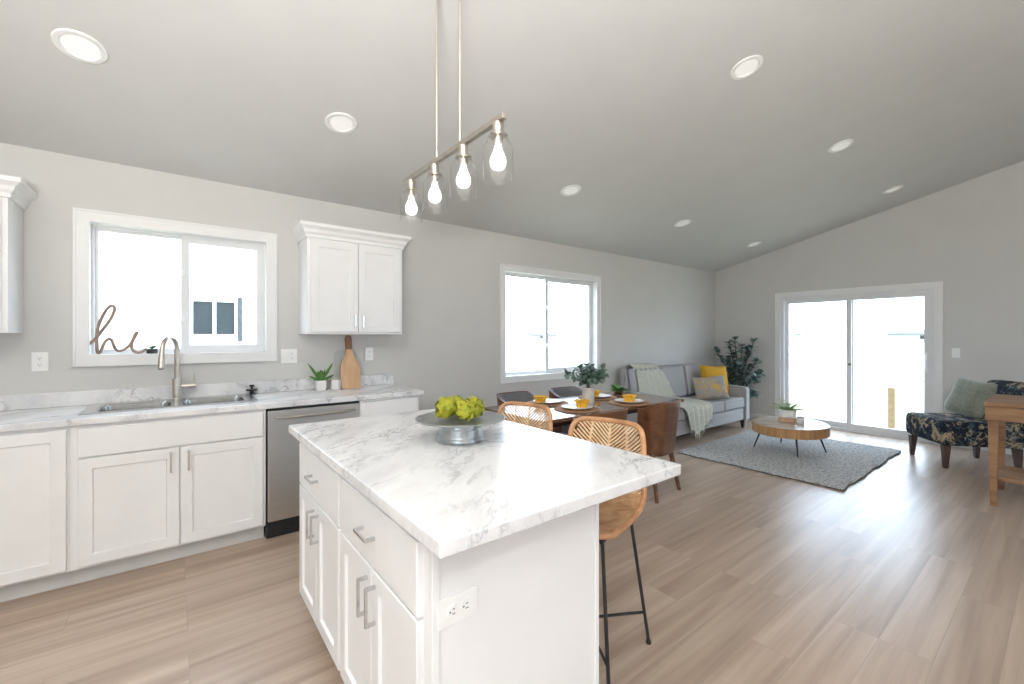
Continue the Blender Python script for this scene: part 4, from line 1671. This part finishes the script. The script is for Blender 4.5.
VX, VY = 2.85, 2.585
c = Vector((VX, VY, TZ + 0.0005))
r = thing('vase', 'white stoneware vase of eucalyptus in the middle of the dining table', 'vase', c)
k = new()
lathe(k, [(0, 0), (0.046, 0), (0.050, 0.004), (0.052, 0.155), (0.050, 0.160), (0.046, 0.158), (0.045, 0.10), (0, 0.10)], 32, c)
obj('body', k, 'ceramic_grey', r)
k, ks = new(), new()
rnd = random.Random(5)
mouth = c + Vector((0, 0, 0.105))
for i, (ax, ay, az) in enumerate(((-0.27, 0.02, 0.22), (-0.13, -0.04, 0.20), (-0.06, 0.06, 0.27), (0.03, -0.05, 0.24), (0.09, 0.04, 0.27), (0.17, -0.03, 0.25), (0.15, 0.10, 0.20), (0.05, -0.12, 0.17), (-0.07, -0.12, 0.18), (0.12, -0.10, 0.21), (-0.02, 0.01, 0.30))):
    e = mouth + Vector((ax * 0.95, ay * 0.95, az * 0.85))
    p = [tuple(mouth + Vector((ax * 0.03, ay * 0.03, 0))), tuple(mouth + Vector((ax * 0.14, ay * 0.14, 0.09))), tuple(mouth.lerp(e, 0.66) + Vector((0, 0, 0.035))), tuple(e)]
    tube(ks, [catmull(p, j / 8) for j in range(9)], 0.0022, 5)
    branch_leaves(k, p, 26, 0.054, 0.044, rnd, True, 0.30)
obj('stems', ks, 'stem', r)
o = obj('leaves', k, 'eucalyptus', r)
o['kind'] = 'stuff'

# small bunch of greenery at the far right corner of the table
c = Vector((3.72, 2.95, TZ + 0.0005))
r = thing('potted_plant', 'low green leafy plant in a bowl at the far right table corner', 'potted plant', c)
k = new()
lathe(k, [(0, 0), (0.035, 0), (0.055, 0.012), (0.060, 0.035), (0.056, 0.035), (0.05, 0.028), (0, 0.028)], 24, c)
obj('bowl', k, 'tabletop', r)
k = new()
rnd = random.Random(9)
for i in range(40):
    a = rnd.uniform(0, 2 * PI)
    leaf(k, c + Vector((0.03 * math.cos(a), 0.03 * math.sin(a), 0.028)), (math.cos(a), math.sin(a), rnd.uniform(0.2, 1.6)), (0, 0, 1), rnd.uniform(0.06, 0.12), 0.034, 0.3, 0.1, True)
o = obj('leaves', k, 'leaf', r)
o['kind'] = 'stuff'

# ------------------------------------------------------------------ sofa
SX0, SX1, SF, SB = 4.69, 6.76, 2.93, 3.80
r = thing('sofa', 'light grey three-seat sofa against the kitchen-side wall near the corner', 'sofa', ((SX0 + SX1) / 2, 3.4, 0))
k = new()
box(k, SX0 + 0.125, SX1 - 0.125, SF + 0.03, SB - 0.02, 0.13, 0.305, 0.015, 2)
obj('base', k, 'sofa', r)
for xa, xb in ((SX0, SX0 + 0.12), (SX1 - 0.12, SX1)):
    k = new()
    prof = [(SF, 0.13), (SF + 0.005, 0.585), (SF + 0.03, 0.605), (SB - 0.12, 0.635), (SB - 0.02, 0.63), (SB - 0.02, 0.13)]
    prism(k, prof, lambda p: (xa, p[0], p[1]), lambda p: (xb, p[0], p[1]))
    bmesh.ops.bevel(k, geom=k.edges[:], offset=0.014, segments=2, profile=0.5, affect='EDGES')
    ar = obj('arm', k, 'sofa', r)
    for x in (xa + 0.006, xb - 0.006):
        k = new()
        tube(k, [(x, SF + 0.004, 0.14), (x, SF + 0.006, 0.575), (x, SF + 0.032, 0.602), (x, SB - 0.14, 0.631)], 0.0055, 6)
        obj('piping', k, 'piping', ar)
k = new()
prism(k, [(SB - 0.20, 0.306), (SB - 0.12, 0.895), (SB - 0.09, 0.925), (SB - 0.03, 0.925), (SB, 0.89), (SB, 0.13), (SB - 0.019, 0.13), (SB - 0.019, 0.306)], lambda p: (SX0 + 0.122, p[0], p[1]), lambda p: (SX1 - 0.122, p[0], p[1]))
bmesh.ops.bevel(k, geom=[e for e in k.edges], offset=0.012, segments=2, profile=0.5, affect='EDGES')
obj('back', k, 'sofa', r)
w = (SX1 - SX0 - 0.25) / 3
for i in range(3):
    xa = SX0 + 0.125 + i * w
    k = new()
    box(k, xa + 0.003, xa + w - 0.003, SF + 0.012, SB - 0.235, 0.3065, 0.462, 0.035, 4)
    sc = obj('seat_cushion', k, 'sofa', r)
    k = new()
    for z in (0.335, 0.432):
        tube(k, [(xa + 0.03, SF + 0.013, z), (xa + w - 0.03, SF + 0.013, z)], 0.005, 6)
    obj('piping', k, 'piping', sc)
    k = new()
    m = Matrix.Rotation(math.radians(-9), 4, 'X')
    m.translation = Vector((xa + w / 2, SB - 0.215, 0.690))
    box(k, -w / 2 + 0.004, w / 2 - 0.004, -0.062, 0.055, -0.225, 0.238, 0.04, 4, mat=m)
    bc = obj('back_cushion', k, 'sofa', r)
    k = new()
    pts = [m @ Vector((s * (w / 2 - 0.02), -0.060, z)) for s, z in ((-1, -0.20), (-1, 0.215), (1, 0.215), (1, -0.20))]
    tube(k, pts, 0.005, 6)
    obj('piping', k, 'piping', bc)
for x in (SX0 + 0.07, SX1 - 0.30):
    for y in (SF + 0.07, SB - 0.09):
        k = new()
        xx = x if x < 5 else SX1 - 0.07
        loops_bm(k, [(rr(xx, y, 0.020, 0.020, 0.004, 2), 0.0), (rr(xx, y, 0.034, 0.034, 0.005, 2), 0.1295)], True, True)
        obj('leg', k, 'dark_wood', r)

# throw over the sofa
PATH = [(3.745, 0.88), (3.70, 0.958), (3.62, 0.952), (3.545, 0.86), (3.505, 0.72), (3.475, 0.56), (3.43, 0.492), (3.30, 0.484), (3.12, 0.484), (2.985, 0.480), (2.918, 0.445), (2.905, 0.37), (2.903, 0.27)]
r = thing('throw_blanket', 'pale sage knitted throw draped from the sofa back over the seat to its front edge', 'blanket', (5.2, 3.3, 0.46))


def throw_pt(u, v):
    s = 2 * u - 1
    vv = v * (1.0 + 0.10 * (1 - abs(s + 0.25)))
    y, z = catmull(PATH, min(1, vv))
    if vv > 1:
        z -= (vv - 1) * 1.6
    hw = 0.20 + 0.17 * min(1, v / 0.42) - 0.09 * max(0, (v - 0.6) / 0.4)
    cx_ = 5.04 + 0.17 * min(1, v / 0.42) + 0.10 * max(0, (v - 0.42) / 0.58)
    rip = 0.008 * math.sin(s * 17 + v * 6)
    fold = (0.5 + 0.5 * math.sin(s * 17 + v * 6)) * 0.014
    if v > 0.80:
        return Vector((cx_ + s * hw + rip, y - fold, z))
    return Vector((cx_ + s * hw + rip, y - fold * 0.5, z + fold))


k = new()
sheet(k, throw_pt, 44, 60, 0.006)
cl = obj('cloth', k, 'throw', r, angle=70)
k = new()
for i in range(30):
    u = (i + 0.5) / 30
    p = throw_pt(u, 1.0)
    tube(k, [p + Vector((0, -0.004, 0.004)), p + Vector((0.003 * math.sin(i), -0.006, -0.03)), p + Vector((0.006 * math.sin(i * 2.1), -0.005, -0.065))], [0.004, 0.0035, 0.002], 5)
for i in range(10):
    v = 0.66 + 0.33 * i / 10
    p = throw_pt(1.0, v)
    tube(k, [p + Vector((-0.004, -0.004, 0.002)), p + Vector((0.02, -0.012, -0.004)), p + Vector((0.045, -0.016, -0.018))], [0.004, 0.0035, 0.002], 5)
fr = obj('fringe', k, 'throw', r)
fr['kind'] = 'stuff'


def cushion(name, label, c, w, h, t, mat, yaw, tilt, roll=0.0, pipe=None):
    m = Matrix.Translation(Vector(c)) @ Matrix.Rotation(yaw, 4, 'Z') @ Matrix.Rotation(tilt, 4, 'X') @ Matrix.Rotation(roll, 4, 'Y')
    k = new()
    pillow(k, w, h, t, m)
    return tag(obj(name, k, mat, angle=80), label, 'cushion', 'scatter cushions on the sofa' if c[1] > 2 else None)


cushion('scatter_cushion', 'plain mustard yellow square cushion against the right arm of the sofa', (6.47, 3.32, 0.688), 0.47, 0.47, 0.15, 'yellow', math.radians(-24), math.radians(-16), math.radians(4))
cushion('scatter_cushion', 'grey and yellow flowered lumbar cushion leaning on the mustard cushion on the sofa', (5.93, 3.10, 0.632), 0.50, 0.34, 0.14, 'floral2', math.radians(-30), math.radians(-18), math.radians(-3))

# ------------------------------------------------------------------ floor plant in the corner
c = Vector((7.20, 3.30, 0.0005))
r = thing('floor_plant', 'tall dark-leaved plant standing in the corner behind the right end of the sofa', 'plant', c)
k = new()
lathe(k, [(0, 0), (0.12, 0), (0.125, 0.006), (0.155, 0.27), (0.158, 0.28), (0.145, 0.28), (0.14, 0.25), (0, 0.25)], 32, c)
obj('pot', k, 'ceramic_grey', r)
k, ks = new(), new()
rnd = random.Random(21)
for i in range(24):
    a = i * 2.399
    R = 0.12 + 0.23 * rnd.random()
    zt = 0.44 + 0.90 * (((i * 7) % 24) / 23.0)
    R *= 0.6 + 0.75 * math.sin(PI * min(1, (zt - 0.35) / 1.05))
    if zt < 0.62:
        R += 0.08
    b = c + Vector((0.05 * math.cos(a), 0.05 * math.sin(a), 0.24))
    e = c + Vector((R * math.cos(a), R * math.sin(a), zt))
    p = [tuple(b), tuple(b.lerp(e, 0.4) + Vector((-0.06 * math.cos(a), -0.06 * math.sin(a), 0.08))), tuple(b.lerp(e, 0.8) + Vector((0, 0, 0.06))), tuple(e)]
    tube(ks, [catmull(p, j / 10) for j in range(11)], 0.005, 5)
    branch_leaves(k, p, 26, 0.088, 0.074, rnd, True, 0.30)
obj('stems', ks, 'stem', r)
o = obj('leaves', k, 'dark_leaf', r)
o['kind'] = 'stuff'

# ------------------------------------------------------------------ rug and coffee table
RX0, RX1, RY0, RY1 = 4.61, 6.74, 1.225, 2.80
r = thing('area_rug', 'grey woven rug on the floor in front of the sofa', 'rug', ((RX0 + RX1) / 2, (RY0 + RY1) / 2, 0.0005))


def wob(t, s):
    return 0.008 * math.sin(t * 9 + s) + 0.004 * math.sin(t * 23 + s * 2)


k = new()


def rugtop(u, v):
    x = RX0 + (RX1 - RX0) * u
    y = RY0 + (RY1 - RY0) * v
    x += wob(y, 1) * (1 if u in (0, 1) else 0.5)
    y += wob(x, 2) * (1 if v in (0, 1) else 0.5)
    return Vector((x, y, 0.0115 + 0.0008 * math.sin(x * 60) * math.sin(y * 40)))


sheet(k, rugtop, 60, 44, -0.011)
for v in k.verts:
    v.co.z = max(v.co.z, 0.0006)
body = obj('weave', k, 'rug', r, angle=60)
k = new()
for q in range(4):
    pts = []
    for i in range(61):
        t = i / 60
        u, v = ((t, 0), (1, t), (t, 1), (0, t))[q]
        p = rugtop(u, v)
        pts.append((p.x, p.y, 0.0068))
    tube(k, pts, 0.0058, 6, flat=(1.3, 1.0))
obj('edging', k, 'rug_edge', r)

CX, CY = 5.665, 2.012
LA = 0.139
A, B_ = 0.455, 0.378


def oval(a, b, n=56):
    out = []
    for i in range(n):
        t = 2 * PI * i / n
        wv = 1 + 0.012 * math.sin(3 * t + 0.6) + 0.006 * math.sin(7 * t)
        p = Vector((a * math.cos(t) * wv, b * math.sin(t) * wv, 0))
        p.rotate(Matrix.Rotation(LA, 3, 'Z'))
        out.append((CX + p.x, CY + p.y))
    return out


r = thing('coffee_table', 'oval wood-slice coffee table on thin black legs standing on the rug', 'coffee table', (CX, CY, 0.013))
ZT_ = 0.352
k = new()
loops_bm(k, [(oval(A - 0.006, B_ - 0.006), ZT_ - 0.108), (oval(A, B_), ZT_ - 0.102), (oval(A, B_), ZT_ - 0.006), (oval(A - 0.004, B_ - 0.004), ZT_ - 0.001)], True, True)
tp = obj('top', k, 'acacia', r)
k = new()
loops_bm(k, [(oval(A - 0.008, B_ - 0.008), ZT_ - 0.0008), (oval(A - 0.012, B_ - 0.012), ZT_ + 0.001)], True, True)
obj('surface', k, 'slice', tp, smooth=False)
for fx, fy in ((5.53, 2.356), (6.03, 2.242), (5.42, 1.844), (5.909, 1.722)):
    k = new()
    d = Vector((CX - fx, CY - fy, 0)) * 0.22
    tube(k, [Vector((fx, fy, 0.0135)) , Vector((fx + d.x, fy + d.y, ZT_ - 0.1085))], [0.007, 0.012], 10)
    obj('leg', k, 'black', r)

c = Vector((5.74, 2.06, ZT_ + 0.0016))
r = thing('potted_fern', 'feathery yellow-green fern in a white pot on a wooden base on the coffee table', 'potted plant', c)
k = new()
lathe(k, [(0, 0), (0.092, 0), (0.096, 0.004), (0.092, 0.045), (0.088, 0.048), (0, 0.048)], 32, c)
obj('base', k, 'oak', r)
k = new()
lathe(k, [(0, 0.0485), (0.078, 0.0485), (0.084, 0.055), (0.088, 0.135), (0.084, 0.138), (0.080, 0.134), (0.078, 0.118), (0, 0.118)], 32, c)
obj('pot', k, 'ceramic', r)
k = new()
rnd = random.Random(77)
for i in range(34):
    a = i * 2.399
    up = rnd.uniform(0.35, 2.2)
    L = rnd.uniform(0.13, 0.23)
    d = Vector((math.cos(a), math.sin(a), up)).normalized()
    p0 = c + Vector((0.03 * math.cos(a), 0.03 * math.sin(a), 0.118))
    pts = [p0 + d * (L * t) + Vector((0, 0, -0.35 * L * t * t)) for t in (0, 0.25, 0.5, 0.75, 1)]
    tube(k, pts, [0.0018, 0.0016, 0.0014, 0.001, 0.0006], 4)
    for j in range(1, 11):
        t = j / 10
        q = p0 + d * (L * t) + Vector((0, 0, -0.35 * L * t * t))
        s = d.cross(Vector((0, 0, 1))).normalized()
        for sg in (-1, 1):
            leaf(k, q, s * sg + d * 0.7, (0, 0, 1), 0.038 * (1.15 - t * 0.8), 0.011, 0.1, 0.05)
o = obj('fronds', k, 'leaf_pale', r)
o['kind'] = 'stuff'

c = Vector((5.71, 1.915, ZT_ + 0.0016))
r = thing('candle_cup', 'small white cup with a dark candle beside the fern on the coffee table', 'candle', c)
k = new()
lathe(k, [(0, 0), (0.032, 0), (0.037, 0.005), (0.040, 0.072), (0.037, 0.073), (0.036, 0.064), (0, 0.064)], 28, c)
obj('cup', k, 'ceramic', r)
k = new()
lathe(k, [(0, 0.0643), (0.0355, 0.0643), (0.0355, 0.070), (0.003, 0.0705), (0.002, 0.082), (0, 0.082)], 24, c)
obj('wax', k, 'charcoal', r)

# ------------------------------------------------------------------ accent chair (faces +y locally)
TH_ = math.radians(38.3)
ACX, ACY = 6.662, 0.715
r = thing('accent_chair', 'armless navy floral slipper chair beside the patio door', 'chair', (0, 0, 0))
k = new()
box(k, -0.315, 0.315, -0.34, 0.36, 0.232, 0.488, 0.055, 4)
obj('seat', k, 'floral', r)


def backp(u, v, s):
    x = (u - 0.5) * 0.66
    z = 0.40 + 0.48 * v
    curl = 0.05 * max(0, (v - 0.7) / 0.3) ** 2
    y = -0.335 - 0.10 * v - curl + (0.035 * (2 * u - 1) ** 2) * 0.6
    return Vector((x, y + s, z - 0.015 * (2 * u - 1) ** 4))


k = new()
N1, N2 = 14, 12
th = 0.105
loops = []
for j in range(N2 + 1):
    v = j / N2
    loop = []
    e = 0.5 * th * (1 if v < 0.86 else max(0.25, math.sqrt(max(0.0, 1 - ((v - 0.86) / 0.14) ** 2))))
    front = [backp(i / N1, v, e * math.sqrt(max(0.08, 1 - abs(2 * i / N1 - 1) ** 8))) for i in range(N1 + 1)]
    back = [backp(i / N1, v, -e * math.sqrt(max(0.08, 1 - abs(2 * i / N1 - 1) ** 8))) for i in range(N1, -1, -1)]
    loops.append([k.verts.new(p) for p in front + back])
for a, b in zip(loops[:-1], loops[1:]):
    n = len(a)
    for i in range(n):
        k.faces.new((a[i], a[(i + 1) % n], b[(i + 1) % n], b[i]))
k.faces.new(loops[0])
k.faces.new(loops[-1])
obj('backrest', k, 'floral', r, angle=60)
for sx in (-1, 1):
    for y in (-0.29, 0.30):
        k = new()
        loops_bm(k, [(rr(sx * 0.262, y * 1.02, 0.017, 0.017, 0.003, 2), 0.0), (rr(sx * 0.255, y, 0.031, 0.031, 0.004, 2), 0.2315)], True, True)
        obj('leg', k, 'dark_wood', r)
r.location = (ACX, ACY, 0.0005)
r.rotation_euler = (0, 0, TH_)
lm = Matrix.Rotation(TH_, 3, 'Z')
pc = Vector((ACX, ACY, 0)) + lm @ Vector((0.135, -0.15, 0.0))
cushion('scatter_cushion', 'sage green velvet cushion on the navy floral chair', (pc.x, pc.y, 0.685), 0.44, 0.42, 0.16, 'sage', TH_ + math.radians(8), math.radians(20), math.radians(-7))

# ------------------------------------------------------------------ console table at the right edge
KX0, KX1, KY0, KY1 = 5.10, 5.86, -0.80, 0.425
r = thing('console_table', 'rustic pale wood console table with a lower shelf at the right edge of the view', 'table', ((KX0 + KX1) / 2, (KY0 + KY1) / 2, 0))
k = new()
box(k, KX0, KX1, KY0, KY1, 0.800, 0.835, 0.006, 2)
obj('top', k, 'mango', r)
k = new()
fo = [(KX0 + 0.004, KY0 + 0.004), (KX1 - 0.004, KY0 + 0.004), (KX1 - 0.004, KY1 - 0.004), (KX0 + 0.004, KY1 - 0.004)]
fi = [(KX0 + 0.026, KY0 + 0.026), (KX1 - 0.026, KY0 + 0.026), (KX1 - 0.026, KY1 - 0.026), (KX0 + 0.026, KY1 - 0.026)]
loops_bm(k, [(fo, 0.7995), (fo, 0.692), (fi, 0.692), (fi, 0.7995)], False)
obj('apron', k, 'mango', r, smooth=False)
for x in (KX0 + 0.062, KX1 - 0.062):
    for y in (KY0 + 0.045, KY1 - 0.045):
        k = new()
        loops_bm(k, [(rr(x + (0.012 if x < 5.4 else -0.012), y, 0.019, 0.019, 0.004, 2), 0.0), (rr(x, y, 0.031, 0.031, 0.005, 2), 0.7990)], True, True)
        obj('leg', k, 'mango', r)
k = new()
box(k, KX0 + 0.125, KX1 - 0.125, KY0 + 0.05, KY1 - 0.05, 0.195, 0.225, 0.004, 2)
obj('shelf', k, 'mango', r)
